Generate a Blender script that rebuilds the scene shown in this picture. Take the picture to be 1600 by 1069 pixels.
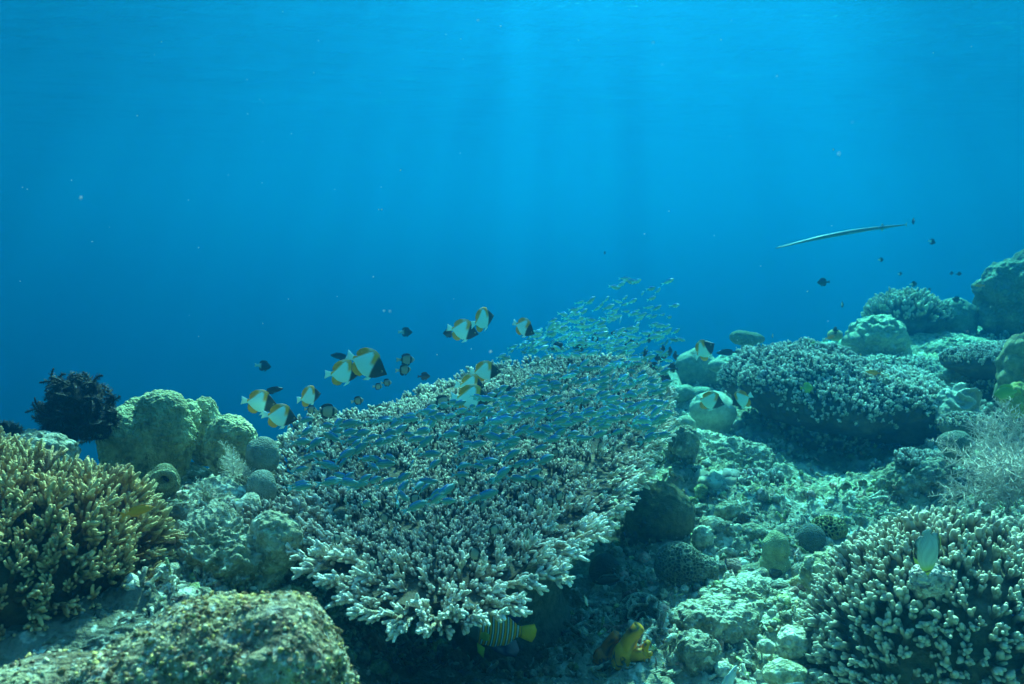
import bpy, math, random, time
import numpy as np
from mathutils import Vector, Matrix

T0 = time.time()
random.seed(5)
rng = np.random.default_rng(11)
R = math.radians
for ob in list(bpy.data.objects):
    bpy.data.objects.remove(ob)
C = bpy.context.scene.collection
SC = bpy.context.scene

# ------------------------------------------------------------------ camera
PITCH = R(-6.0)
LENS = 30.0
cam_d = bpy.data.cameras.new("camera")
cam = bpy.data.objects.new("camera", cam_d)
C.objects.link(cam)
cam.location = (0, 0, 0)
cam.rotation_euler = (math.pi / 2 + PITCH, 0, 0)
cam_d.lens = LENS
cam_d.sensor_width = 36.0
cam_d.clip_start = 0.02
cam_d.clip_end = 400.0
cam_d.dof.use_dof = True
cam_d.dof.focus_distance = 2.2
cam_d.dof.aperture_fstop = 5.6
SC.camera = cam
FOC = LENS / 36.0 * 1600.0

# ------------------------------------------------------------------ sky, sun, exposure
SUN_EL, SUN_AZ = R(48.0), R(6.0)          # azimuth clockwise from +Y (ahead of the camera)
world = bpy.data.worlds.new("World")
SC.world = world
world.use_nodes = True
wn = world.node_tree
bg = wn.nodes["Background"]
sky = wn.nodes.new("ShaderNodeTexSky")
sky.sky_type = 'NISHITA'
sky.sun_disc = False
sky.sun_elevation = SUN_EL
sky.sun_rotation = SUN_AZ
wn.links.new(sky.outputs[0], bg.inputs[0])
bg.inputs[1].default_value = 0.05
sun_d = bpy.data.lights.new("sun", 'SUN')
sun_d.energy = 5.0
sun_d.angle = R(2.5)
sun_d.color = (1.0, 0.44, 0.34)
sun = bpy.data.objects.new("sun", sun_d)
C.objects.link(sun)
sd = Vector((math.sin(SUN_AZ) * math.cos(SUN_EL), math.cos(SUN_AZ) * math.cos(SUN_EL), math.sin(SUN_EL)))
sun.rotation_euler = sd.to_track_quat('Z', 'Y').to_euler()
SC.view_settings.view_transform = 'Standard'
SC.view_settings.look = 'None'
SC.view_settings.gamma = 1.0
SC.view_settings.exposure = 4.05
SC.render.engine = 'CYCLES'
cy = SC.cycles
cy.max_bounces = 8
cy.diffuse_bounces = 2
cy.glossy_bounces = 2
cy.transmission_bounces = 2
cy.volume_bounces = 2
cy.transparent_max_bounces = 8
cy.use_denoising = True
cy.sample_clamp_indirect = 4.0
cy.caustics_reflective = False
cy.caustics_refractive = False

SURF_Z = 3.0     # the water's surface above the camera
# sea water: scattering and total extinction per metre (red dies first)
WATER_D, WATER_G = 0.37, 0.84
WATER_S = (0.0005, 0.0158, 0.0375)
WATER_T = (0.37, 0.072, 0.080)
DAPPLE_SHIFT = (1.2, 2.1)   # shift of the painted dapple pattern, picked for a bright centre

# ------------------------------------------------------------------ helpers: image ray -> place
CP, SP = math.cos(PITCH), math.sin(PITCH)
def ray(px, py):
    a = (px - 800.0) / FOC; b = (534.5 - py) / FOC
    return np.array((a, CP - b * SP, SP + b * CP))
def at(px, py, d):
    return ray(px, py) * d

# ------------------------------------------------------------------ helpers: noise (numpy)
_prm = np.random.default_rng(3).permutation(256)
PERM = np.concatenate([_prm, _prm, _prm])
_g = np.random.default_rng(4).normal(size=(256, 3))
GRAD = _g / np.linalg.norm(_g, axis=1)[:, None]
_jit = np.random.default_rng(6).random((256, 3))
def noise(P, scale=1.0, seed=0):
    P = np.asarray(P, float) * scale + seed * 17.31
    I = np.floor(P).astype(int); f = P - I
    u = f * f * f * (f * (f * 6 - 15) + 10)
    I &= 255
    r = 0
    for dx in (0, 1):
        wx = u[:, 0] if dx else 1 - u[:, 0]
        for dy in (0, 1):
            wy = u[:, 1] if dy else 1 - u[:, 1]
            for dz in (0, 1):
                wz = u[:, 2] if dz else 1 - u[:, 2]
                h = PERM[PERM[PERM[(I[:, 0] + dx) & 255] + ((I[:, 1] + dy) & 255)] + ((I[:, 2] + dz) & 255)]
                g = GRAD[h]
                r = r + wx * wy * wz * (g[:, 0] * (f[:, 0] - dx) + g[:, 1] * (f[:, 1] - dy) + g[:, 2] * (f[:, 2] - dz))
    return r * 1.6
def fbm(P, scale=1.0, octv=4, gain=0.5, seed=0):
    r = 0; a = 1.0; t = 0
    for k in range(octv):
        r = r + a * noise(P, scale * 2 ** k, seed + k); t += a; a *= gain
    return r / t
def ridge(P, scale=1.0, octv=3, seed=0):
    r = 0; a = 1.0; t = 0
    for k in range(octv):
        r = r + a * (1 - 2 * np.abs(noise(P, scale * 2 ** k, seed + k))); t += a; a *= 0.5
    return r / t
def cells(P, scale=1.0, seed=0):
    P = np.asarray(P, float) * scale + seed * 7.7
    I = np.floor(P).astype(int)
    f1 = np.full(len(P), 9.0); f2 = np.full(len(P), 9.0)
    for dx in (-1, 0, 1):
        for dy in (-1, 0, 1):
            for dz in (-1, 0, 1):
                J = I + (dx, dy, dz)
                h = PERM[PERM[PERM[J[:, 0] & 255] + (J[:, 1] & 255)] + (J[:, 2] & 255)]
                d = np.linalg.norm(J + _jit[h] - P, axis=1)
                f2 = np.minimum(f2, np.maximum(f1, d)); f1 = np.minimum(f1, d)
    return f1, f2
def sstep(a, b, x):
    t = np.clip((x - a) / (b - a), 0, 1); return t * t * (3 - 2 * t)
def lerp(a, b, t):
    a = np.asarray(a, float); b = np.asarray(b, float); t = np.asarray(t)
    return a + (b - a) * t[..., None]

# ------------------------------------------------------------------ helpers: meshes
# a shape is (V, Q, T, COL): verts, quads, triangles, colour per vert
def shape(V, Q=None, T=None, col=(0.5, 0.5, 0.5)):
    V = np.asarray(V, float).reshape(-1, 3)
    Q = np.zeros((0, 4), int) if Q is None else np.asarray(Q, int).reshape(-1, 4)
    T = np.zeros((0, 3), int) if T is None else np.asarray(T, int).reshape(-1, 3)
    col = np.asarray(col, float)
    if col.ndim == 1:
        col = np.tile(col, (len(V), 1))
    return V, Q, T, col
def join(shapes):
    Vs, Qs, Ts, Cs = [], [], [], []; n = 0
    for V, Q, T, c in shapes:
        Vs.append(V); Qs.append(Q + n); Ts.append(T + n); Cs.append(c); n += len(V)
    return np.concatenate(Vs), np.concatenate(Qs), np.concatenate(Ts), np.concatenate(Cs)
def moved(s, M=None, loc=(0, 0, 0), scale=1.0):
    V = s[0] * scale
    if M is not None:
        V = V @ np.asarray(M).T
    return V + np.asarray(loc), s[1], s[2], s[3]
def mesh(name, s, mat, smooth=True):
    V, Q, T, col = s
    me = bpy.data.meshes.new(name)
    me.vertices.add(len(V)); me.vertices.foreach_set("co", V.astype(np.float32).ravel())
    nl = Q.size + T.size
    me.loops.add(nl)
    me.loops.foreach_set("vertex_index", np.concatenate([Q.ravel(), T.ravel()]).astype(np.int32))
    me.polygons.add(len(Q) + len(T))
    st = np.concatenate([np.arange(len(Q)) * 4, Q.size + np.arange(len(T)) * 3]).astype(np.int32)
    me.polygons.foreach_set("loop_start", st)
    me.polygons.foreach_set("use_smooth", np.full(len(Q) + len(T), smooth))
    a = me.color_attributes.new("Col", 'FLOAT_COLOR', 'POINT')
    a.data.foreach_set("color", np.concatenate([np.clip(col, 0, 1), np.ones((len(V), 1))], 1).astype(np.float32).ravel())
    me.update(calc_edges=True)
    me.materials.append(mat)
    return me
def add(name, me, parent=None, M=None, loc=None):
    o = bpy.data.objects.new(name, me)
    C.objects.link(o)
    if parent is not None:
        o.parent = parent
    if M is not None:
        o.matrix_local = M
    elif loc is not None:
        o.location = loc
    return o
def tag(o, label, cat=None, group=None, kind=None):
    o["label"] = label
    if cat: o["category"] = cat
    if group: o["group"] = group
    if kind: o["kind"] = kind
    return o
def empty(name, loc, label, cat, group=None):
    o = bpy.data.objects.new(name, None); C.objects.link(o)
    o.location = loc; o.empty_display_size = 0.05
    return tag(o, label, cat, group)

def tube(path, rad, sides=6, col=None, close=True):
    P = np.asarray(path, float); k = len(P); rad = np.broadcast_to(np.asarray(rad, float), (k,))
    d = np.gradient(P, axis=0); d /= np.linalg.norm(d, axis=1)[:, None] + 1e-12
    ref = np.array((0.31, 0.87, 0.38)) if abs(d[0] @ (0.31, 0.87, 0.38)) < 0.9 else np.array((1.0, 0, 0))
    V = []
    n = np.cross(d[0], ref); n /= np.linalg.norm(n)
    th = np.arange(sides) * 2 * math.pi / sides
    for i in range(k):
        n = n - d[i] * (n @ d[i]); n /= np.linalg.norm(n) + 1e-12
        b = np.cross(d[i], n)
        V.append(P[i] + rad[i] * (np.cos(th)[:, None] * n + np.sin(th)[:, None] * b))
    V = np.concatenate(V)
    j = np.arange(sides); j2 = (j + 1) % sides
    Q = np.concatenate([np.stack([i * sides + j, i * sides + j2, (i + 1) * sides + j2, (i + 1) * sides + j], 1) for i in range(k - 1)])
    T = None
    if close:
        V = np.concatenate([V, [P[-1] + d[-1] * rad[-1] * 0.6], [P[0]]])
        t = np.full(sides, len(V) - 2); e = (k - 1) * sides
        T = np.concatenate([np.stack([e + j, e + j2, t], 1), np.stack([j2, j, t + 1], 1)])
    if col is None:
        col = (0.5, 0.5, 0.5)
    col = np.asarray(col, float)
    if col.ndim == 2:                      # one colour per ring
        c = np.repeat(col, sides, 0)
        if close: c = np.concatenate([c, col[-1:], col[:1]])
        col = c
    return shape(V, Q, T, col)

_ico = {}
def icosphere(level):
    if level in _ico: return _ico[level]
    if level == 0:
        t = (1 + 5 ** 0.5) / 2
        V = np.array([(-1, t, 0), (1, t, 0), (-1, -t, 0), (1, -t, 0), (0, -1, t), (0, 1, t), (0, -1, -t), (0, 1, -t), (t, 0, -1), (t, 0, 1), (-t, 0, -1), (-t, 0, 1)], float)
        F = np.array([(0, 11, 5), (0, 5, 1), (0, 1, 7), (0, 7, 10), (0, 10, 11), (1, 5, 9), (5, 11, 4), (11, 10, 2), (10, 7, 6), (7, 1, 8), (3, 9, 4), (3, 4, 2), (3, 2, 6), (3, 6, 8), (3, 8, 9), (4, 9, 5), (2, 4, 11), (6, 2, 10), (8, 6, 7), (9, 8, 1)])
        V /= np.linalg.norm(V, axis=1)[:, None]
    else:
        V0, F0 = icosphere(level - 1)
        E = np.sort(np.concatenate([F0[:, [0, 1]], F0[:, [1, 2]], F0[:, [2, 0]]]), 1)
        U, inv = np.unique(E, axis=0, return_inverse=True); inv = inv.ravel()
        M = V0[U[:, 0]] + V0[U[:, 1]]; M /= np.linalg.norm(M, axis=1)[:, None]
        V = np.concatenate([V0, M]); n = len(F0); o = len(V0)
        a, b, c = o + inv[:n], o + inv[n:2 * n], o + inv[2 * n:]
        F = np.concatenate([np.stack([F0[:, 0], a, c], 1), np.stack([F0[:, 1], b, a], 1), np.stack([F0[:, 2], c, b], 1), np.stack([a, b, c], 1)])
    _ico[level] = (V, F)
    return _ico[level]

def exits(dirs, ells, soft=0.0):
    """how far a ray from the origin runs before it leaves the union of ellipsoids (offset, radii)"""
    best = np.zeros(len(dirs))
    acc = []
    for off, rad in ells:
        o = -np.asarray(off, float) / rad; d = dirs / np.asarray(rad, float)
        a = (d * d).sum(1); b = (d * o).sum(1); c = (o * o).sum() - 1
        disc = b * b - a * c
        t = np.where(disc > 0, (-b + np.sqrt(np.maximum(disc, 0))) / a, 0)
        acc.append(np.maximum(t, 0))
    acc = np.stack(acc)
    if soft > 0:
        m = acc.max(0)
        return m + soft * np.log(np.exp((acc - m) / soft).sum(0)) - soft * 0.3
    return acc.max(0)
def blob(ells, level=5, soft=0.0, bumps=(), col=None):
    """closed lump: union of ellipsoids round the origin, then displaced by bumps (kind, scale, amplitude, seed)"""
    D, F = icosphere(level)
    r = exits(D, ells, soft)
    V = D * r[:, None]
    disp = 0
    for kind, sc, amp, seed in bumps:
        if kind == 'fbm': h = fbm(V, sc, 4, 0.5, seed)
        elif kind == 'low': h = noise(V, sc, seed)
        elif kind == 'ridge': h = ridge(V, sc, 3, seed)
        elif kind == 'lump':
            f1, f2 = cells(V, sc, seed); h = 0.5 - f1
        elif kind == 'honey':
            f1, f2 = cells(V, sc, seed); h = 1 - 2 * sstep(0.04, 0.30, f2 - f1)
        elif kind == 'maze':
            h = 1 - 2 * sstep(0.05, 0.22, np.abs(noise(V + 0.01 * noise(V, sc * 2, 9)[:, None], sc, seed)))
        elif kind == 'pit':
            f1, f2 = cells(V, sc, seed); h = -sstep(0.30, 0.12, f1)
        disp = disp + amp * h
    V = V + D * np.asarray(disp)[:, None] if len(bumps) else V
    s = shape(V, None, F)
    if col is not None:
        c = col(V, D, np.asarray(disp) if len(bumps) else np.zeros(len(V)))
        s = shape(V, None, F, c)
    return s

def frames(dirs, roll):
    z = dirs / np.linalg.norm(dirs, axis=1)[:, None]
    ref = np.where(np.abs(z[:, 2:3]) < 0.9, np.array([[0, 0, 1.0]]), np.array([[1.0, 0, 0]]))
    x = np.cross(ref, z); x /= np.linalg.norm(x, axis=1)[:, None]
    y = np.cross(z, x)
    c, s = np.cos(roll)[:, None], np.sin(roll)[:, None]
    X = c * x + s * y; Y = -s * x + c * y
    return np.stack([X, Y, z], 2)                  # columns
def bulk(variants, idx, pos, M, scale, tint=None):
    Vs, Qs, Ts, Cs = [], [], [], []; n = 0
    scale = np.asarray(scale, float)
    if scale.ndim == 1: scale = np.stack([scale] * 3, 1)
    for k, (V, Q, T, c) in enumerate(variants):
        s = np.where(idx == k)[0]
        if not len(s): continue
        P = np.einsum('nij,nvj->nvi', M[s], V[None] * scale[s][:, None, :]) + pos[s][:, None, :]
        m = len(s); off = n + np.arange(m) * len(V)
        Vs.append(P.reshape(-1, 3)); Qs.append((Q[None] + off[:, None, None]).reshape(-1, 4)); Ts.append((T[None] + off[:, None, None]).reshape(-1, 3))
        cc = np.tile(c, (m, 1))
        if tint is not None: cc = cc * np.repeat(tint[s], len(V), 0)
        Cs.append(cc); n += m * len(V)
    return np.concatenate(Vs), np.concatenate(Qs), np.concatenate(Ts), np.concatenate(Cs)

# ------------------------------------------------------------------ materials
def nodes(name):
    m = bpy.data.materials.new(name); m.use_nodes = True
    nt = m.node_tree; nt.nodes.clear()
    return m, nt, nt.nodes.new, nt.links.new
def coral_mat(name, rough=0.85, mott=0.35, mscale=60.0, bump=0.5, bscale=160.0, bdist=0.004, cell=0.0, spec=0.25, speck=None):
    m, nt, N, L = nodes(name)
    out = N('ShaderNodeOutputMaterial'); b = N('ShaderNodeBsdfPrincipled')
    b.inputs['Roughness'].default_value = rough; b.inputs['Specular IOR Level'].default_value = spec
    at_ = N('ShaderNodeAttribute'); at_.attribute_name = "Col"
    tc = N('ShaderNodeTexCoord')
    n1 = N('ShaderNodeTexNoise'); n1.inputs['Scale'].default_value = mscale; n1.inputs['Detail'].default_value = 5; n1.inputs['Roughness'].default_value = 0.65
    L(tc.outputs['Object'], n1.inputs['Vector'])
    mr = N('ShaderNodeMapRange'); mr.inputs['From Min'].default_value = 0.3; mr.inputs['From Max'].default_value = 0.7
    mr.inputs['To Min'].default_value = 1 - mott; mr.inputs['To Max'].default_value = 1 + mott
    L(n1.outputs[0], mr.inputs['Value'])
    mx = N('ShaderNodeMix'); mx.data_type = 'RGBA'; mx.blend_type = 'MULTIPLY'; mx.inputs['Factor'].default_value = 1
    L(at_.outputs['Color'], mx.inputs['A']); L(mr.outputs[0], mx.inputs['B'])
    src = mx.outputs['Result']
    if speck:
        n3 = N('ShaderNodeTexNoise'); n3.inputs['Scale'].default_value = speck[0]; n3.inputs['Detail'].default_value = 3
        L(tc.outputs['Object'], n3.inputs['Vector'])
        r3 = N('ShaderNodeMapRange'); r3.inputs['From Min'].default_value = speck[1]; r3.inputs['From Max'].default_value = speck[1] + 0.08
        L(n3.outputs[0], r3.inputs['Value'])
        m3 = N('ShaderNodeMix'); m3.data_type = 'RGBA'; m3.inputs['B'].default_value = (*speck[2], 1)
        L(r3.outputs[0], m3.inputs['Factor']); L(src, m3.inputs['A']); src = m3.outputs['Result']
    L(src, b.inputs['Base Color'])
    n2 = N('ShaderNodeTexNoise'); n2.inputs['Scale'].default_value = bscale; n2.inputs['Detail'].default_value = 4
    L(tc.outputs['Object'], n2.inputs['Vector'])
    h = n2.outputs[0]
    if cell > 0:
        v = N('ShaderNodeTexVoronoi'); v.inputs['Scale'].default_value = cell
        L(tc.outputs['Object'], v.inputs['Vector'])
        mm = N('ShaderNodeMath'); mm.operation = 'SUBTRACT'; L(n2.outputs[0], mm.inputs[0]); L(v.outputs['Distance'], mm.inputs[1]); h = mm.outputs[0]
    bp = N('ShaderNodeBump'); bp.inputs['Strength'].default_value = bump; bp.inputs['Distance'].default_value = bdist
    L(h, bp.inputs['Height']); L(bp.outputs[0], b.inputs['Normal'])
    L(b.outputs[0], out.inputs['Surface'])
    return m
def skin_mat(name, rough=0.4, spec=0.4, mott=0.12):
    return coral_mat(name, rough, mott, 220, 0.25, 420, 0.0015, 0, spec)

M_branch = coral_mat("branch_coral", 0.8, 0.22, 110, 0.7, 330, 0.004, cell=420)
M_branch1 = coral_mat("branch_coral_piece", 0.8, 0.22, 4.5, 0.8, 13, 0.004, cell=15)     # the same coral on single branches (unit-sized meshes)
M_finger1 = coral_mat("finger_coral_piece", 0.7, 0.18, 4.5, 0.35, 14, 0.003)
M_base = coral_mat("coral_base", 0.95, 0.4, 40, 0.8, 110, 0.008)
M_finger = coral_mat("finger_coral", 0.7, 0.18, 90, 0.35, 260, 0.003)
M_rock = coral_mat("reef_rock", 0.92, 0.6, 42, 1.0, 85, 0.02, speck=(55, 0.60, (0.62, 0.62, 0.52)))
M_boulder = coral_mat("encrusted_boulder", 0.92, 0.75, 60, 1.0, 130, 0.03, speck=(75, 0.60, (0.70, 0.68, 0.58)))
M_ground = coral_mat("rubble_ground", 0.95, 0.45, 26, 0.9, 70, 0.016, speck=(30, 0.585, (0.66, 0.66, 0.56)))
M_dome = coral_mat("massive_coral", 0.85, 0.30, 55, 0.7, 170, 0.008, cell=260)
M_rough = coral_mat("rough_coral", 0.85, 0.32, 70, 0.8, 150, 0.008, cell=150)
M_plume = coral_mat("plume", 0.9, 0.1, 60, 0.1, 200, 0.001)
M_dark = coral_mat("feather_star", 0.6, 0.3, 120, 0.2, 200, 0.001)
M_fish = skin_mat("fish_skin", 0.42, 0.35)
M_chromis = skin_mat("chromis_skin", 0.5, 0.3)
M_squirt = coral_mat("sea_squirt", 0.45, 0.15, 60, 0.3, 120, 0.003)
M_speck = coral_mat("floating_specks", 0.8, 0.0, 10, 0.0, 10, 0.001)

# ------------------------------------------------------------------ the setting: water, surface, seabed
def water():
    V = [(x, y, z) for x in (-70, 70) for y in (-25, 95) for z in (-17, SURF_Z - 0.16)]
    F = [(0, 1, 3, 2), (4, 6, 7, 5), (0, 4, 5, 1), (2, 3, 7, 6), (0, 2, 6, 4), (1, 5, 7, 3)]
    me = bpy.data.meshes.new("haze"); me.from_pydata(V, [], F)
    o = add("haze", me)
    tag(o, "blue sea water that veils the far reef", None, None, "stuff")
    m, nt, N, L = nodes("sea_water")
    out = N('ShaderNodeOutputMaterial'); pv = N('ShaderNodeVolumePrincipled')
    L(pv.outputs[0], out.inputs['Volume'])
    D = WATER_D
    pv.inputs['Density'].default_value = D
    pv.inputs['Color'].default_value = (*[s / D for s in WATER_S], 1)
    pv.inputs['Absorption Color'].default_value = (*[max(0, 1 - ((t - s) / D) / (1 - s / D)) ** 2 for s, t in zip(WATER_S, WATER_T)], 1)
    pv.inputs['Anisotropy'].default_value = WATER_G
    me.materials.append(m)
water()

def water_surface():
    xs = np.concatenate([np.linspace(-69, -16, 40)[:-1], np.linspace(-16, 16, 230), np.linspace(16, 69, 40)[1:]])
    ys = np.concatenate([np.linspace(-24, 1, 30)[:-1], np.linspace(1, 26, 200), np.linspace(26, 94, 60)[1:]])
    X, Y = np.meshgrid(xs, ys, indexing='ij')
    P = np.stack([X, Y, 0 * X], -1).reshape(-1, 3)
    Q_ = P * (1, 1.9, 1)                                  # wind waves with crests lying across the view
    Z = SURF_Z + 0.07 * noise(Q_, 0.25, 1) + 0.025 * noise(Q_, 0.9, 2) + 0.010 * noise(Q_, 2.3, 3)
    V = P.copy(); V[:, 2] = Z
    n, k = X.shape; i = np.arange(n * k).reshape(n, k)
    Q = np.stack([i[:-1, :-1], i[1:, :-1], i[1:, 1:], i[:-1, 1:]], -1).reshape(-1, 4)
    m, nt, N, L = nodes("water_surface")
    out = N('ShaderNodeOutputMaterial'); mix = N('ShaderNodeMixShader'); fr = N('ShaderNodeFresnel'); fr.inputs['IOR'].default_value = 1.33
    tr = N('ShaderNodeBsdfTransparent'); gl = N('ShaderNodeBsdfGlossy'); gl.inputs['Roughness'].default_value = 0.06
    tc = N('ShaderNodeTexCoord')
    mp = N('ShaderNodeMapping'); mp.inputs['Scale'].default_value = (1, 1.7, 1); L(tc.outputs['Object'], mp.inputs['Vector'])
    nz = N('ShaderNodeTexNoise'); nz.inputs['Scale'].default_value = 1.7; nz.inputs['Detail'].default_value = 4; nz.inputs['Roughness'].default_value = 0.6
    L(mp.outputs[0], nz.inputs['Vector'])
    bp = N('ShaderNodeBump'); bp.inputs['Strength'].default_value = 1; bp.inputs['Distance'].default_value = 0.10
    L(nz.outputs[0], bp.inputs['Height']); L(bp.outputs[0], fr.inputs['Normal']); L(bp.outputs[0], gl.inputs['Normal'])
    # noise painted into the transparency stands in for waves focusing the sun
    prev = None
    mo = N('ShaderNodeMapping'); mo.inputs['Location'].default_value = (DAPPLE_SHIFT[0], DAPPLE_SHIFT[1], 0); L(tc.outputs['Object'], mo.inputs['Vector'])
    for sc, st, f0, f1, lo in ((1.9, 0.12, 0.38, 0.60, 0.70), (1.5, 1.0, 0.40, 0.60, 0.52)):   # long streaks for light shafts, then dapples
        mo2 = N('ShaderNodeMapping'); mo2.inputs['Scale'].default_value = (1, st, 1); L(mo.outputs[0], mo2.inputs['Vector'])
        vz = N('ShaderNodeTexNoise'); vz.inputs['Scale'].default_value = sc; vz.inputs['Detail'].default_value = 2
        L(mo2.outputs[0], vz.inputs['Vector'])
        cr = N('ShaderNodeMapRange'); cr.interpolation_type = 'SMOOTHSTEP'
        cr.inputs['From Min'].default_value = f0; cr.inputs['From Max'].default_value = f1
        cr.inputs['To Min'].default_value = lo; cr.inputs['To Max'].default_value = 1.0
        L(vz.outputs[0], cr.inputs['Value'])
        if prev is None: prev = cr.outputs[0]
        else:
            mu = N('ShaderNodeMath'); mu.operation = 'MULTIPLY'; L(prev, mu.inputs[0]); L(cr.outputs[0], mu.inputs[1]); prev = mu.outputs[0]
    L(prev, tr.inputs[0])
    L(fr.outputs[0], mix.inputs[0]); L(tr.outputs[0], mix.inputs[1]); L(gl.outputs[0], mix.inputs[2]); L(mix.outputs[0], out.inputs['Surface'])
    o = add("water_surface", mesh("water_surface", shape(V, Q), m))
    tag(o, "rippled underside of the sea surface", None, None, "structure")
water_surface()

# seabed: heights through points read off the photograph, a drop-off behind the reef edge
CTRL = [(1100, 1069, 2.0), (1250, 1069, 2.0), (1400, 1069, 2.05), (1000, 1069, 2.05), (620, 1060, 2.15), (760, 1069, 2.1), (850, 1000, 2.4), (950, 900, 2.8),
        (1020, 800, 3.1), (1150, 950, 2.35), (1150, 850, 2.75), (1100, 760, 3.15), (1080, 700, 3.5), (1250, 850, 2.75), (1300, 780, 3.2), (1380, 860, 2.7),
        (1300, 735, 3.75), (1400, 720, 3.75), (1450, 770, 3.0), (1550, 790, 2.65), (1600, 920, 2.25), (1480, 650, 3.7), (1560, 640, 3.9), (1600, 580, 4.3),
        (1500, 560, 4.9), (1450, 548, 5.2), (1540, 500, 5.8), (1100, 605, 4.5), (1180, 590, 4.7), (1300, 570, 4.9), (330, 860, 1.9), (420, 850, 2.0), (260, 810, 2.2),
        (330, 775, 2.45), (420, 800, 2.25), (230, 770, 2.6), (150, 755, 2.7), (100, 1010, 1.5), (300, 1010, 1.5), (480, 950, 1.95), (450, 900, 1.98), (520, 1010, 1.95)]
_cp = np.array([at(*c) for c in CTRL] + [(0, 3, -1.08), (0.3, 2.4, -1.06), (-0.4, 2.7, -0.98), (0.4, 3.9, -0.95), (-0.9, 2.9, -0.95), (-1.6, 2.2, -0.85), (-1.2, 0.8, -0.75), (0, 0.8, -1.0), (1.2, 0.8, -1.0),
                                        (3.2, 3.0, -0.5), (4.6, 5.5, -0.45), (3.4, 6.6, -0.8), (0, -1, -1.0), (3, 0, -0.8), (-3, 0, -0.9)])
_A = np.linalg.norm(_cp[:, None, :2] - _cp[None, :, :2], axis=2)
_w = np.linalg.solve(_A + 0.02 * np.eye(len(_cp)), _cp[:, 2] + 0.9)
def ground(x, y):
    x = np.asarray(x, float); y = np.asarray(y, float)
    xy = np.stack([x.ravel(), y.ravel()], 1)
    xc = np.clip(xy, (-2.6, -1.5), (5.0, 7.2))
    z = np.zeros(len(xy))
    for s in range(0, len(xy), 20000):
        z[s:s + 20000] = np.linalg.norm(xc[s:s + 20000, None] - _cp[None, :, :2], axis=2) @ _w - 0.9
    rim = np.interp(xy[:, 0], (-3, -1.2, -0.5, 0.2, 0.9, 1.6, 3.0, 6), (2.3, 2.75, 3.1, 3.9, 4.9, 5.6, 6.6, 9))
    over = np.maximum(xy[:, 1] - rim, 0) + 0.6 * np.maximum(-2.2 - xy[:, 0], 0)
    z = z - 1.1 * over ** 1.25
    return np.maximum(z, -14 + 0.2 * np.sin(xy[:, 0] * 0.3)).reshape(x.shape)
def ground_hit(px, py):
    r = ray(px, py); t = np.linspace(0.8, 9, 1600); P = t[:, None] * r
    h = P[:, 2] - ground(P[:, 0], P[:, 1])
    k = np.argmax(h < 0) if (h < 0).any() else len(t) - 1
    return t[k]

REEF_COLS = np.array([(0.30, 0.27, 0.19), (0.45, 0.42, 0.32), (0.22, 0.20, 0.12), (0.55, 0.53, 0.43), (0.33, 0.32, 0.18)])
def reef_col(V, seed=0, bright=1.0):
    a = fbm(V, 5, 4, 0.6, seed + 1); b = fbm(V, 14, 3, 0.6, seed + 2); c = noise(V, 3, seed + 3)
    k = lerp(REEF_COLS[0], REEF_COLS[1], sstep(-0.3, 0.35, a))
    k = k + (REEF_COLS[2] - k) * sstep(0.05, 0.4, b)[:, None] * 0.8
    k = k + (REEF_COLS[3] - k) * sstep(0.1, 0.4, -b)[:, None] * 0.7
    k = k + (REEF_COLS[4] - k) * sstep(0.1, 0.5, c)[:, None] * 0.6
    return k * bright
def relief(P):
    h = 0.075 * fbm(P, 3.2, 3, 0.5, 11) + 0.045 * ridge(P, 9, 3, 21) + 0.020 * fbm(P, 26, 3, 0.6, 31)
    f1, f2 = cells(P * (1, 1, 0.3), 13, 5)
    return h + 0.028 * (0.55 - f1) * sstep(0.0, 0.25, noise(P, 2.2, 9) + 0.1)
def seat(px, py):
    """how far away the finished seabed lies behind a point of the photograph"""
    r = ray(px, py); t = np.linspace(1.2, 7, 900); P = t[:, None] * r
    G = np.stack([P[:, 0], P[:, 1], ground(P[:, 0], P[:, 1])], 1)
    h = P[:, 2] - G[:, 2] - relief(G)
    return t[np.argmax(h < 0)] if (h < 0).any() else 7.0
def seabed():
    xs = np.concatenate([-3 - np.geomspace(0.05, 65, 46)[::-1], np.arange(-3, -0.2, 0.022), np.arange(-0.2, 2.4, 0.0125), np.arange(2.4, 4.6, 0.024), 4.6 + np.geomspace(0.05, 63, 46)])
    ys = np.concatenate([-2 - np.geomspace(0.1, 20, 16)[::-1], np.linspace(-2, 0.7, 14), np.arange(0.8, 1.6, 0.022), np.arange(1.6, 3.4, 0.0125), np.arange(3.4, 7.4, 0.028), 7.4 + np.geomspace(0.05, 84, 44)])
    X, Y = np.meshgrid(xs, ys, indexing='ij')
    Z = ground(X, Y)
    P = np.stack([X, Y, Z], -1).reshape(-1, 3)
    near = ((P[:, 1] < 9) & (P[:, 1] > 0) & (np.abs(P[:, 0]) < 6)).astype(float)
    h = relief(P)
    P[:, 2] += h * (0.15 + 0.85 * near)
    n, k = X.shape; i = np.arange(n * k).reshape(n, k)
    Q = np.stack([i[:-1, :-1], i[1:, :-1], i[1:, 1:], i[:-1, 1:]], -1).reshape(-1, 4)
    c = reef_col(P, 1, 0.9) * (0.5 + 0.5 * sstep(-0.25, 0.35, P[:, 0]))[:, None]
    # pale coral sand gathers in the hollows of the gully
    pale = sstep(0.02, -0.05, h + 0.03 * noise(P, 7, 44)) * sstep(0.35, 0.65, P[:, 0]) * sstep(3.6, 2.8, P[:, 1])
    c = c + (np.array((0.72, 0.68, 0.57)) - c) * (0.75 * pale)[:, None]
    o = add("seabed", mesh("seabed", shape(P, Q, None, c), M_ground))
    tag(o, "coral rubble seabed rising to the right", None, None, "structure")
    return P
SEABED = seabed()

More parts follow.
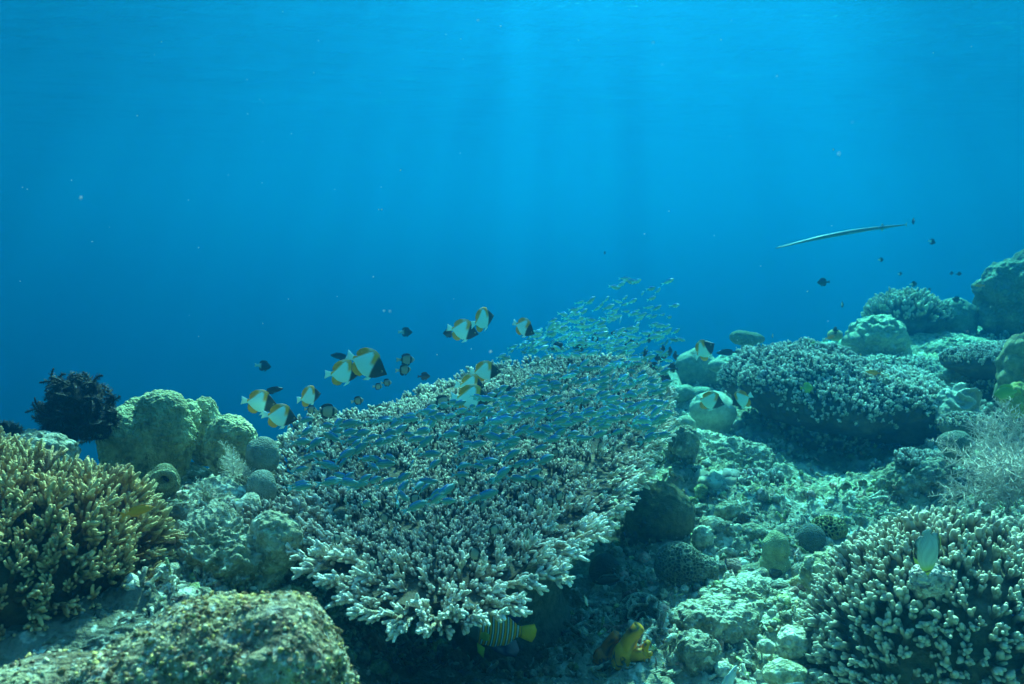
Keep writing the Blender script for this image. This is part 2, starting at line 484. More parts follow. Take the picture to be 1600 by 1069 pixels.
def lump_variants(level, n, seed):
    out = []
    for k in range(n):
        D, F = icosphere(level)
        q = np.random.default_rng(seed + k)
        sc = q.uniform(0.55, 1.2, 3)
        V = D * (1 + 0.45 * noise(D, 1.6, seed + k) + 0.2 * noise(D, 3.7, seed + k + 50))[:, None] * sc
        out.append(shape(V, None, F, lerp((0.28, 0.25, 0.17), (0.52, 0.5, 0.4), sstep(-0.6, 0.9, D[:, 2] + 0.8 * noise(D, 2.5, seed + k)))))
    return out
def stick_variants(n, seed):
    out = []
    for k in range(n):
        q = np.random.default_rng(seed + k)
        p = np.cumsum(np.concatenate([[(0, 0, 0)], q.normal(0, 0.25, (3, 3)) + (0.55, 0, 0)]), 0); p -= p.mean(0)
        s = [tube(p, q.uniform(0.14, 0.22) * np.array((1, 0.95, 0.8, 0.6)), 5, (0.45, 0.42, 0.33))]
        d = q.normal(size=3); d /= np.linalg.norm(d)
        s.append(tube(np.array([p[1], p[1] + 0.5 * d]), (0.14, 0.09), 5, (0.52, 0.5, 0.42)))
        out.append(join(s))
    return out
def rubble():
    var = lump_variants(1, 6, 300) + stick_variants(8, 400)
    # gully and slope in view
    q = np.random.default_rng(21)
    n = 11500
    px = np.concatenate([q.uniform(960, 2050, 9100), q.uniform(230, 560, 1600), q.uniform(500, 1000, 800)])
    py = np.concatenate([560 + 510 * q.random(9100) ** 0.75, q.uniform(770, 980, 1600), q.uniform(960, 1069, 800)])
    pos = []
    r = np.stack([ray(a, b) for a, b in zip(px, py)])
    t = np.linspace(1.2, 6.5, 300)
    for s in range(0, n, 400):
        P = t[None, :, None] * r[s:s + 400, None, :]
        hh = P[..., 2] - ground(P[..., 0], P[..., 1])
        k = np.argmax(hh < 0, 1)
        pos.append(P[np.arange(len(P)), k])
    pos = np.concatenate(pos)
    pos[:, :2] += q.normal(0, 0.02, (n, 2))
    # sit on the finished relief
    P0 = np.stack([pos[:, 0], pos[:, 1], ground(pos[:, 0], pos[:, 1])], 1)
    h = relief(P0)
    size = np.exp(q.normal(math.log(0.0095), 0.5, n)).clip(0.004, 0.032)
    pos[:, 2] = P0[:, 2] + h + size * 0.25
    idx = q.integers(0, len(var), n)
    M = frames(q.normal(size=(n, 3)) + 1e-6, q.uniform(0, 6.28, n))
    hue = np.array([(1, 1, 1), (1.25, 0.8, 0.85), (0.85, 1.0, 0.6), (1.2, 1.2, 1.25), (0.9, 0.75, 0.55)])[q.choice(5, n, p=(0.5, 0.1, 0.15, 0.15, 0.1))]
    size = np.where(idx >= 6, size * 1.7, size)
    tint = q.uniform(0.4, 1.7, (n, 1)) * hue
    s = bulk(var, idx, pos, M, size, tint)
    o = add("coral_rubble", mesh("coral_rubble", s, M_rock))
    tag(o, "broken coral pieces and pebbles littering the seabed", None, None, "stuff")
rubble()

# ------------------------------------------------------------------ branching corals
def acro(seed, sides=6, rings=5, nsub=5, r=0.15, tipr=0.085, base=(0.24, 0.19, 0.13), tip=(0.72, 0.68, 0.58), sublen=(0.25, 0.5), subang=(0.6, 1.1), bend=0.12, subfrom=0.2):
    """one branch about 1 long, growing up from the origin, with side branchlets"""
    q = np.random.default_rng(seed)
    base, tip = np.array(base), np.array(tip)
    t = np.linspace(0, 1, rings)
    ph = q.uniform(0, 6.28)
    p = np.stack([bend * np.cos(ph) * t ** 2, bend * np.sin(ph) * t ** 2, t], 1)
    p[1:-1, :2] += q.normal(0, 0.03, (rings - 2, 2))
    rad = (r + (tipr - r) * t) * q.uniform(0.92, 1.08, rings); rad[-1] *= 0.72
    cols = lerp(base, tip, sstep(0.45, 1.0, t))  # pale tips of the coral, with sunlit contrast added into the colour
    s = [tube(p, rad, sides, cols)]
    for k in range(nsub):
        u = q.uniform(subfrom, 0.85); i = u * (rings - 1); a = int(i); f = i - a
        o = p[a] * (1 - f) + p[min(a + 1, rings - 1)] * f
        ph = k * 2.4 + q.uniform(-0.5, 0.5); an = q.uniform(*subang); L = q.uniform(*sublen) * (1.15 - 0.5 * u)
        d0 = np.array((math.cos(ph) * math.sin(an), math.sin(ph) * math.sin(an), math.cos(an)))
        d1 = d0 * 0.6 + np.array((0, 0, 0.55)); d1 /= np.linalg.norm(d1)
        e1 = o + d0 * L * 0.55; e2 = e1 + d1 * L * 0.5
        rr = r * 0.80
        c = lerp(base + (tip - base) * 0.25 * u, tip, np.array((0.0, 0.25, 1.0)))
        s.append(tube(np.array([o, e1, e2]), (rr, rr * 0.85, rr * 0.55), max(sides - 1, 4), c))
    return join(s)

def colony(root, variants, pos, dirs, size, mat, name, keep=300, q=None, tint=0.12, massname="branches", ids=None):
    """the `keep` branches nearest the camera are parts of their own (shared meshes), the rest one mass"""
    n = len(pos)
    idx = q.integers(0, len(variants), n) if ids is None else ids
    M = frames(dirs, q.uniform(0, 6.28, n))
    dist = np.linalg.norm(pos, axis=1)
    near = np.argsort(dist)[:keep] if keep else np.zeros(0, int)
    mask = np.zeros(n, bool); mask[near] = True
    base = np.array(root.location)
    if keep:
        mes = [mesh(name, v, M_finger1 if mat == M_finger else M_branch1) for v in variants]
        for i in near:
            A = np.eye(4); A[:3, :3] = M[i] * size[i]; A[:3, 3] = pos[i] - base
            add(name, mes[idx[i]], root, Matrix(A.tolist()))
    if (~mask).any():
        r = ~mask
        s = bulk(variants, idx[r], pos[r] - base, M[r], size[r], 1 + q.normal(0, tint, (r.sum(), 1)) + q.normal(0, 0.03, (r.sum(), 3)))
        o = add(massname, mesh(massname, s, mat), root)
        o["kind"] = "stuff"

# ---- the big table coral
PL_Z0, PL_SL, PL_SX = -0.845, 0.125, 0.0
def plate_z(x, y):
    P = np.stack([x, y, 0 * x], 1)
    return PL_Z0 + PL_SL * y + 0.035 * noise(P, 2.2, 3) + 0.018 * noise(P, 6, 8)
OUT_PX = [(437, 690), (452, 662), (490, 645), (530, 636), (600, 624), (680, 598), (740, 574), (800, 562), (870, 556), (940, 553), (1000, 556), (1040, 562), (1058, 580), (1066, 612), (1070, 650), (1052, 690),
          (1030, 708), (1020, 740), (1000, 772), (972, 800), (945, 832), (905, 858), (880, 885), (850, 905), (815, 930), (765, 950), (715, 962), (680, 970), (640, 965), (590, 952), (545, 925), (505, 895), (475, 862),
          (458, 825), (440, 790), (430, 740)]
OUT_PX = [(x - 26 * max(0.0, min(1.0, (x - 760) / 160.0)) * (1 if y > 570 else 0.4), y - 24 * max(0.0, min(1.0, (y - 820) / 110.0))) for x, y in OUT_PX]
OUT = []
for a in OUT_PX:
    r = ray(*a); t = PL_Z0 / (r[2] - PL_SL * r[1]); OUT.append((r * t)[:2])
OUT = np.array(OUT)
OC = OUT.mean(0) + np.array((0.02, -0.1))
def poly_dist(P):
    """signed distance to the table's rim (positive inside) and the outward direction"""
    A = OUT; B = np.roll(OUT, -1, 0)
    AB = B - A
    t = np.clip(((P[:, None] - A) * AB).sum(2) / (AB ** 2).sum(1), 0, 1)
    N = A + t[..., None] * AB
    d = np.linalg.norm(P[:, None] - N, axis=2); k = d.argmin(1); i = np.arange(len(P))
    x, y = P[:, 0:1], P[:, 1:2]
    c = (A[:, 1] > y) != (B[:, 1] > y)
    xx = A[:, 0] + (y - A[:, 1]) / np.where(np.abs(AB[:, 1]) < 1e-9, 1e-9, AB[:, 1]) * AB[:, 0]
    ins = (c & (x < xx)).sum(1) % 2 == 1
    dm = d[i, k]
    out = (N[i, k] - P) / (dm[:, None] + 1e-9)
    return np.where(ins, dm, -dm), np.where(ins[:, None], out, -out)
def table_coral():
    q = np.random.default_rng(77)
    zc = float(plate_z(OC[:1], OC[1:2])[0])
    gz = float(ground(OC[0], OC[1]))
    root = empty("table_coral", (OC[0], OC[1], gz), "huge pale table coral of upright branches in the middle, school of fish above it", "coral")
    base = np.array(root.location)
    # the plate itself
    na, nr = 150, 14
    ang = np.linspace(0, 2 * math.pi, na, endpoint=False)
    # rim radius by angle from the centre
    cand = np.linspace(0.05, 1.9, 400)
    rim = np.zeros(na)
    for i, a in enumerate(ang):
        P = OC + cand[:, None] * np.array((math.cos(a), math.sin(a)))
        d, _ = poly_dist(P); rim[i] = cand[np.where(d > 0.035)[0].max()]
    rim *= 1 + 0.03 * np.sin(ang * 23 + 1) + 0.025 * np.sin(ang * 41)
    fr = np.linspace(0.0, 1.0, nr + 1)[1:]
    top, bot = [], []
    for f in fr:
        P = OC + (rim * f)[:, None] * np.stack([np.cos(ang), np.sin(ang)], 1)
        z = plate_z(P[:, 0], P[:, 1])
        top.append(np.column_stack([P, z - 0.012]))
        bot.append(np.column_stack([P, z - 0.022 - 0.10 * (1 - f) ** 1.3 - 0.012 * noise(np.column_stack([P, z]), 18, 5)]))
    V = np.concatenate(top + bot + [np.array([[OC[0], OC[1], zc - 0.012], [OC[0], OC[1], zc - 0.12]])])
    j = np.arange(na); j2 = (j + 1) % na
    Q = [];
    for k in range(nr - 1):
        Q.append(np.stack([k * na + j, k * na + j2, (k + 1) * na + j2, (k + 1) * na + j], 1)[:, ::-1])
        o = nr * na
        Q.append(np.stack([o + k * na + j, o + k * na + j2, o + (k + 1) * na + j2, o + (k + 1) * na + j], 1))
    e = (nr - 1) * na
    Q.append(np.stack([e + j, e + j2, nr * na + e + j2, nr * na + e + j], 1))
    ct = 2 * nr * na
    T = np.concatenate([np.stack([j2, j, np.full(na, ct)], 1), np.stack([nr * na + j, nr * na + j2, np.full(na, ct + 1)], 1)])
    c = lerp((0.045, 0.034, 0.024), (0.10, 0.08, 0.055), sstep(-0.4, 0.4, noise(V, 25, 2)))
    add("plate", mesh("plate", shape(V - base, np.concatenate(Q), T, c), M_base), root)
    # stalk
    st = np.array([(OC[0] + 0.02, OC[1] + 0.1, gz - 0.12), (OC[0] + 0.02, OC[1] + 0.08, gz + 0.12), (OC[0], OC[1], zc - 0.16), (OC[0], OC[1], zc - 0.10)])
    add("stalk", mesh("stalk", moved(tube(st, (0.24, 0.15, 0.17, 0.30), 24, (0.2, 0.17, 0.12), close=False), None, -base), M_base), root)
    # branches
    lo, hi = OUT.min(0) - 0.05, OUT.max(0) + 0.05
    pts = []
    y = lo[1]; row = 0
    while y < hi[1]:
        sp = 0.0172 + 0.0022 * (y - 1.4)
        xs = np.arange(lo[0], hi[0], sp) + (row % 2) * sp / 2
        pts.append(np.column_stack([xs, np.full(len(xs), y)])); y += sp * 0.87; row += 1
    P = np.concatenate(pts); P += q.normal(0, 0.0055, P.shape)
    d, outw = poly_dist(P)
    k = d > 0.012
    # bare gaps between clumps
    gap = noise(np.column_stack([P, 0 * P[:, 0]]), 9, 14) + 0.6 * noise(np.column_stack([P, 0 * P[:, 0]]), 21, 15)
    k &= (gap > -0.5) | (d < 0.1)
    k &= ~((d < 0.11) & (q.random(len(P)) < 0.36 * sstep(3.2, 2.4, P[:, 1])))
    P, d, outw = P[k], d[k], outw[k]
    z = plate_z(P[:, 0], P[:, 1])
    front = sstep(2.6, 1.5, P[:, 1])                      # rim towards us grows flatter and longer
    edge = sstep(0.17, 0.015, d)
    tilt = (0.15 + 1.15 * edge) * (0.55 + 0.45 * np.maximum(front, sstep(0.2, 0.6, outw[:, 0])))
    tilt = tilt + q.normal(0, 0.16, len(P))
    dirs = np.column_stack([outw * np.sin(tilt)[:, None], np.cos(tilt)]) + q.normal(0, 0.13, (len(P), 3))
    clump = noise(np.column_stack([P, 0 * P[:, 0]]), 6, 33)
    L = (0.026 + 0.009 * clump + 0.016 * edge * (0.6 + 0.7 * front)) * q.uniform(0.75, 1.25, len(P))
    wid = np.full(len(P), 1.0)
    pos = np.column_stack([P, z - 0.012 + 0.006 * clump])
    # slightly droop at the rim
    pos[:, 2] -= 0.02 * edge
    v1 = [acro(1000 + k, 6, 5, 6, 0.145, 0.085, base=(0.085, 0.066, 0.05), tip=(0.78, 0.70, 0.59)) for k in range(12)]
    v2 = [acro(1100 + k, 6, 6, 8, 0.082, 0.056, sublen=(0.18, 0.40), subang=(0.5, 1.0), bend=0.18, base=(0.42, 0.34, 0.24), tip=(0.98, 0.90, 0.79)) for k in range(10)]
    ids = np.where(q.random(len(P)) < 0.9 * edge * np.maximum(front, sstep(0.1, 0.6, outw[:, 0])), 12 + q.integers(0, 10, len(P)), q.integers(0, 12, len(P)))
    L = np.where(ids >= 12, L * 1.5, L)
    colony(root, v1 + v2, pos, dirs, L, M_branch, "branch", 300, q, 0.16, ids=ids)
    return root
TABLE = table_coral()

def mound_coral(name, label, ells, center, spacing, lens, mk, mat, keep, seed, body_col, body_mat, up=0.35, minz=-0.35, cover=None, jitter=0.22, tint=0.12, cam_only=True, level=5, bumps=(('fbm', 9, 0.02, 3),)):
    """a lump of reef rock overgrown with branches"""
    q = np.random.default_rng(seed)
    root = empty(name, center, label, "coral")
    c = np.asarray(center, float)
    body = blob(ells, level, 0.02, bumps, col=lambda V, D, h: np.tile(np.array(body_col), (len(V), 1)) * (1 + 0.5 * noise(V, 12, seed))[:, None])
    add("rock_base", mesh("rock_base", body, M_base), root)
    V, _, T, _ = body
    A, B, Cc = V[T[:, 0]], V[T[:, 1]], V[T[:, 2]]
    nrm = np.cross(B - A, Cc - A); ar = np.linalg.norm(nrm, axis=1); nrm /= ar[:, None] + 1e-12
    n = int(ar.sum() / 2 / spacing ** 2 * 2.4)
    k = q.choice(len(T), n, p=ar / ar.sum())
    u = q.random((n, 2)); sw = u.sum(1) > 1; u[sw] = 1 - u[sw]
    P = A[k] + u[:, :1] * (B - A)[k] + u[:, 1:] * (Cc - A)[k]; Nn = nrm[k]
    # thin out to the spacing
    keepm = np.ones(n, bool)
    cell = {}
    for i in range(n):
        key = tuple((P[i] / (spacing * 0.8)).astype(int))
        if key in cell: keepm[i] = False
        else: cell[key] = i
    keepm &= Nn[:, 2] > minz
    if cam_only:
        view = -(P + c); view /= np.linalg.norm(view, axis=1)[:, None]
        keepm &= (Nn * view).sum(1) > -0.55
    if cover is not None: keepm &= cover(P, Nn)
    P, Nn = P[keepm], Nn[keepm]
    dirs = Nn + np.array((0, 0, up)) + q.normal(0, jitter, P.shape)
    L = q.uniform(lens[0], lens[1], len(P)) * (1 + 0.25 * noise(P, 7, seed + 5))
    colony(root, mk, P + c - Nn * 0.004, dirs, L, mat, "branch", min(keep, len(P)), q, tint)
    return root

# bushy tan coral at the left edge
tan = [acro(2000 + k, 6, 5, 9, 0.066, 0.045, base=(0.20, 0.105, 0.04), tip=(0.74, 0.52, 0.25), sublen=(0.22, 0.45), subang=(0.5, 1.0), bend=0.25, subfrom=0.3) for k in range(12)]
mound_coral("bushy_coral", "tan bushy branching coral filling the left edge above the boulder", [((0, 0, 0), (0.25, 0.24, 0.19)), ((-0.22, 0.05, 0.07), (0.24, 0.22, 0.17))],
            at(20, 908, 1.72), 0.026, (0.060, 0.095), tan, M_branch, 300, 31, (0.09, 0.065, 0.035), M_rock, 0.30, -0.6, jitter=0.3)
# small brown branching coral between left rubble and the table
brn = [acro(2100 + k, 6, 5, 4, 0.17, 0.11, base=(0.20, 0.145, 0.10), tip=(0.50, 0.42, 0.34), sublen=(0.3, 0.5)) for k in range(8)]
mound_coral("stubby_branching_coral", "small brown stubby branching coral between the grey domes and the table coral", [((0, 0, 0), (0.14, 0.10, 0.055)), ((0.10, 0.02, -0.02), (0.10, 0.1, 0.05))],
            at(405, 838, 1.98), 0.021, (0.032, 0.052), brn, M_branch, 120, 33, (0.10, 0.08, 0.06), M_rock, 0.5, 0.0, level=4)
# finger coral in the lower right corner
fing = [acro(2200 + k, 8, 5, 2 + k % 3, 0.165, 0.16, base=(0.11, 0.09, 0.06), tip=(0.56, 0.50, 0.38), sublen=(0.42, 0.7), subang=(0.45, 0.9), bend=0.15, subfrom=0.12) for k in range(12)]
mound_coral("finger_coral", "thick olive finger coral with blunt pale tips in the lower right corner", [((0, 0, 0), (0.29, 0.27, 0.25)), ((0.26, 0.0, -0.02), (0.25, 0.25, 0.26)), ((-0.13, -0.02, -0.06), (0.18, 0.18, 0.16))],
            at(1490, 995, 1.98), 0.025, (0.032, 0.050), fing, M_finger, 300, 35, (0.10, 0.095, 0.06), M_rock, 0.40, -0.75, jitter=0.2)
# thicket on the right slope
thk = [acro(2300 + k, 5, 4, 4, 0.20, 0.14, base=(0.13, 0.11, 0.085), tip=(0.82, 0.78, 0.68), sublen=(0.35, 0.6), subang=(0.5, 1.0)) for k in range(8)]
mound_coral("thicket_coral", "wide pale branching coral thicket overhanging a dark hollow on the right slope",
            [((-0.10, 0.05, 0.08), (0.34, 0.32, 0.15)), ((0.10, -0.06, 0.0), (0.44, 0.36, 0.15)), ((0.34, -0.05, -0.08), (0.28, 0.3, 0.11)), ((0.1, 0.12, -0.2), (0.34, 0.30, 0.24))],
            at(1290, 624, 3.95), 0.020, (0.024, 0.036), thk, M_branch, 0, 37, (0.08, 0.07, 0.055), M_rock, 0.5, -0.05, tint=0.25, jitter=0.3, level=6, bumps=(('fbm', 5, 0.07, 3), ('fbm', 14, 0.03, 4)))  # rock body coloured dark to stand for the hollow's shade
# small antler coral on the pillar
mound_coral("cluster_coral", "small cluster of pale stubby branches crowning the dark rock pillar", [((0, 0, 0), (0.10, 0.08, 0.035))], at(1442, 728, 3.0), 0.017, (0.022, 0.034), thk, M_branch, 60, 39, (0.12, 0.11, 0.08), M_rock, 0.6, 0.1, level=4)
# fine ridge coral by the white plume
mound_coral("fine_branch_coral", "low cream coral of fine twigs behind the small grey dome", [((0, 0, 0), (0.10, 0.08, 0.05))], at(1512, 668, 3.0), 0.012, (0.012, 0.02), thk, M_branch, 0, 41, (0.2, 0.19, 0.14), M_rock, 0.6, 0.1, level=4)
# table with a flat top at the right edge
mound_coral("flat_topped_coral", "flat-topped branching coral with a dark shaded front near the right edge", [((0, 0, 0), (0.28, 0.22, 0.075)), ((0.02, 0.03, -0.18), (0.20, 0.18, 0.2))], at(1572, 568, 3.9), 0.02, (0.022, 0.034), thk, M_branch, 0, 43, (0.09, 0.085, 0.065), M_rock, 0.7, 0.25, level=4)
# leafy clump behind the big dome
mound_coral("knobbly_coral", "knobbly upright coral clump behind the big round coral on the skyline", [((0, 0, 0), (0.22, 0.2, 0.13))], at(1417, 500, 5.3), 0.032, (0.05, 0.075), fing, M_finger, 0, 45, (0.10, 0.1, 0.07), M_rock, 0.6, 0.0, level=4)
mound_coral("distant_bush_coral", "low bushy coral in front of the big round coral", [((0, 0, 0), (0.30, 0.2, 0.08))], at(1400, 585, 4.5), 0.024, (0.02, 0.035), thk, M_branch, 0, 47, (0.12, 0.12, 0.09), M_rock, 0.6, 0.0, level=4)

# low growth that covers the far slope
def slope_growth():
    q = np.random.default_rng(63)
    n = 7000
    px = np.concatenate([q.uniform(1060, 1600, 4600), q.uniform(1600, 2100, 2400)]); py = np.concatenate([q.uniform(430, 760, 4600), q.uniform(430, 1000, 2400)])
    r = np.stack([ray(a, b) for a, b in zip(px, py)]); t = np.linspace(2.4, 8, 340); pos = []
    for s in range(0, n, 400):
        P = t[None, :, None] * r[s:s + 400, None, :]; hh = P[..., 2] - ground(P[..., 0], P[..., 1]) - 0.02
        k = np.argmax(hh < 0, 1); k[~(hh < 0).any(1)] = 0
        pos.append(P[np.arange(len(P)), k])
    pos = np.concatenate(pos); d = np.linalg.norm(pos, axis=1)
    ok = ((d > 2.9) | (px > 1640)) & (noise(pos, 2.6, 5) + 0.3 * noise(pos, 7, 6) > -0.05)
    pos = pos[ok]; n = len(pos)
    var = thk + lump_variants(1, 4, 700)
    idx = np.where(noise(pos, 1.7, 15) > 0, q.integers(0, len(thk), n), len(thk) + q.integers(0, 4, n))
    size = np.where(idx < len(thk), q.uniform(0.03, 0.06, n), q.uniform(0.012, 0.045, n))
    s = bulk(var, idx, pos - (0, 0, 0.01), frames(np.array((0, 0, 1.0)) + q.normal(0, 0.35, (n, 3)), q.uniform(0, 6.28, n)), size, q.uniform(0.55, 1.15, (n, 1)) * (1 + q.normal(0, 0.05, (n, 3))))
    tag(add("reef_growth", mesh("reef_growth", s, M_branch)), "low mixed coral growth covering the far right slope", None, None, "stuff")
slope_growth()

# ------------------------------------------------------------------ fish
def fish_body(st, colf, nst=26, ns=14):
    """st: (s, top, bottom, half width) from the snout (s=0) to the tail root (s=1); head towards +X, one unit long"""
    st = np.array(st, float)
    s = np.concatenate([[0, 0.012, 0.03, 0.055], np.linspace(0.085, 1, nst - 4)])
    f = [np.interp(s, st[:, 0], st[:, k]) for k in (1, 2, 3)]
    f = [np.concatenate([a[:1], 0.25 * a[:-2] + 0.5 * a[1:-1] + 0.25 * a[2:], a[-1:]]) for a in f]
    th = np.arange(ns) * 2 * math.pi / ns
    mid, half = (f[0] + f[1]) / 2, (f[0] - f[1]) / 2
    X = np.repeat(0.5 - s, ns).reshape(nst, ns)
    Z = mid[:, None] + half[:, None] * np.sin(th)
    Y = f[2][:, None] * np.sign(np.cos(th)) * np.abs(np.cos(th)) ** 1.25
    V = np.stack([X, Y, Z], -1).reshape(-1, 3)
    j = np.arange(ns); j2 = (j + 1) % ns
    Q = np.concatenate([np.stack([i * ns + j, (i + 1) * ns + j, (i + 1) * ns + j2, i * ns + j2], 1) for i in range(nst - 1)])
    V = np.concatenate([V, [(0.5, 0, mid[0])], [(0.5 - 1, 0, mid[-1])]])
    T = np.concatenate([np.stack([j, j2, np.full(ns, nst * ns)], 1), np.stack([(nst - 1) * ns + j2, (nst - 1) * ns + j, np.full(ns, nst * ns + 1)], 1)])
    c = colf(0.5 - V[:, 0], V[:, 2], V[:, 1])
    return shape(V, Q, T, c)
def fin(pts, col, thick=0.012, hub=None, tilt=0.0, y0=0.0, colf=None):
    """thin but solid fin: outline (s, z) in body units, thick at the hub and thin at the edge; tilt swings it out sideways"""
    P = np.array(pts, float); n = len(P)
    h = P.mean(0) if hub is None else np.array(hub, float)
    def v(p, y): return np.stack([0.5 - p[:, 0], np.full(len(p), y), p[:, 1]], 1)
    mid = (P + h) / 2
    V = np.concatenate([v(P, thick * 0.12), v(P, -thick * 0.12), v(mid, thick * 0.4), v(mid, -thick * 0.4), v(h[None], thick * 0.5), v(h[None], -thick * 0.5)])
    j = np.arange(n); j2 = (j + 1) % n
    Q = np.concatenate([np.stack([j, j2, n + j2, n + j], 1), np.stack([2 * n + j, 2 * n + j2, j2, j], 1), np.stack([n + j, n + j2, 3 * n + j2, 3 * n + j], 1)])
    T = np.concatenate([np.stack([j2 + 2 * n, j + 2 * n, np.full(n, 4 * n)], 1), np.stack([j + 3 * n, j2 + 3 * n, np.full(n, 4 * n + 1)], 1)])
    if tilt:
        d = V[:, 2] - h[1]; e = V[:, 0] - (0.5 - P[0, 0])
        V[:, 1] += y0 + np.sin(tilt) * np.abs(e)
        V[:, 0] = (0.5 - P[0, 0]) + e * math.cos(tilt)
    c = np.tile(np.array(col, float), (len(V), 1)) if colf is None else colf(0.5 - V[:, 0], V[:, 2], V[:, 1])
    return shape(V, Q, T, c)
def eye(s, z, y, r):
    D, F = icosphere(2)
    V = D * np.array((r, r * 0.5, r)) + np.array((0.5 - s, y, z))
    return shape(V, None, F, (0.35, 0.33, 0.22))
def pupil(s, z, y, r):
    D, F = icosphere(2)
    return shape(D * np.array((r * 0.58, r * 0.3, r * 0.58)) + np.array((0.5 - s, y + np.sign(y) * r * 0.28, z)), None, F, (0.004, 0.004, 0.005))
def ramp(x, stops):
    xs = [a for a, _ in stops]; cs = np.array([c for _, c in stops])
    return np.stack([np.interp(x, xs, cs[:, k]) for k in range(3)], -1)
def pose(px, py, d, length, yaw, pitch, roll=0.0, p=None):
    M = Matrix.Rotation(R(yaw), 4, 'Z') @ Matrix.Rotation(R(-pitch), 4, 'Y') @ Matrix.Rotation(R(roll), 4, 'X')
    loc = at(px, py, d) if p is None else p
    return Matrix.Translation(Vector(loc)) @ M @ Matrix.Scale(length, 4)
class Fish:
    """first use builds the meshes, every fish is an object of its own that shares them"""
    def __init__(s, name, body, parts, mat):
        s.name = name; s.mat = mat
        s.body = mesh(name, body, mat); s.parts = [(n, mesh(n, p, mat)) for n, p in parts]
    def put(s, M, label, cat="fish", group=None, parts=True):
        o = add(s.name, s.body, None, M); tag(o, label, cat, group)
        if parts:
            for n, me in s.parts:
                if n == "pupil": add(n, me, last)
                else: last = add(n, me, o)
        return o

# pyramid butterflyfish: dark head, white flank painted bluish, yellow back and tail edges
WH, YE, DK = np.array((0.66, 0.98, 1.0)), np.array((1.0, 0.40, 0.01)), np.array((0.030, 0.026, 0.020))  # the white carries the blue light of the water
def pyr_col(s, z, y):
    head = sstep(0.42, 0.36, s + 0.10 * z)
    peak = 0.36 - 1.25 * np.abs(s - 0.58) - 0.02
    yel = sstep(-0.02, 0.03, z - np.where(s < 0.58, 0.40 - 1.3 * (0.56 - s), 0.40 - 1.0 * (s - 0.56)))
    band = sstep(0.53, 0.46, s + 0.05 * z) * sstep(0.05, 0.16, z)
    ana = sstep(0.0, 0.03, -z - 0.235 + 0.2 * np.maximum(0.68 - s, 0)) * sstep(0.66, 0.74, s)
    k = lerp(WH, YE, np.clip(np.maximum(np.maximum(yel, band), ana), 0, 1))
    return lerp(np.zeros(3), np.ones(3), 1 - head) * k + DK * head[:, None]
PYR_ST = [(0, 0.005, -0.015, 0.006), (0.05, 0.05, -0.05, 0.03), (0.13, 0.13, -0.12, 0.06), (0.25, 0.26, -0.22, 0.085), (0.40, 0.36, -0.29, 0.095), (0.55, 0.385, -0.31, 0.085), (0.70, 0.31, -0.28, 0.065), (0.84, 0.17, -0.17, 0.04), (0.94, 0.075, -0.075, 0.022), (1, 0.065, -0.065, 0.016)]
pyr = Fish("butterflyfish", fish_body(PYR_ST, pyr_col, 40, 20),
    [("dorsal_fin", fin([(0.30, 0.28), (0.36, 0.385), (0.48, 0.435), (0.62, 0.445), (0.78, 0.40), (0.90, 0.31), (0.955, 0.21), (0.95, 0.12), (0.90, 0.11), (0.80, 0.21), (0.62, 0.34), (0.42, 0.34)], YE, 0.03, (0.66, 0.35), colf=lambda s, z, y: lerp(YE, (0.75, 0.85, 0.8), sstep(0.09, 0.05, np.abs(s - 0.58)) * 0.8) * (0.85 + 0.15 * np.sin(s * 160))[:, None])),
     ("anal_fin", fin([(0.60, -0.29), (0.66, -0.37), (0.78, -0.385), (0.90, -0.33), (0.955, -0.22), (0.95, -0.11), (0.90, -0.11), (0.78, -0.22)], YE * 0.95, 0.03, (0.80, -0.26))),
     ("tail_fin", fin([(0.97, 0.06), (1.06, 0.09), (1.19, 0.145), (1.18, 0.05), (1.17, 0), (1.18, -0.05), (1.19, -0.145), (1.06, -0.09), (0.97, -0.06)], WH * 1.1, 0.03, (1.04, 0))),
     ("pelvic_fin", fin([(0.34, -0.24), (0.40, -0.36), (0.56, -0.43), (0.50, -0.33), (0.43, -0.26)], WH * 1.05, 0.02, (0.42, -0.31))),
     ("pectoral_fin", fin([(0.33, -0.02), (0.44, 0.05), (0.52, 0.02), (0.52, -0.06), (0.44, -0.10), (0.34, -0.06)], WH, 0.012, None, 0.5, -0.075)),
     ("eye", eye(0.135, 0.035, 0.056, 0.028)), ("pupil", pupil(0.135, 0.035, 0.056, 0.028)), ("eye", eye(0.135, 0.035, -0.056, 0.028)), ("pupil", pupil(0.135, 0.035, -0.056, 0.028))], M_fish)
q0 = np.random.default_rng(55)
PG = "yellow, white and black butterflyfish around the table coral"
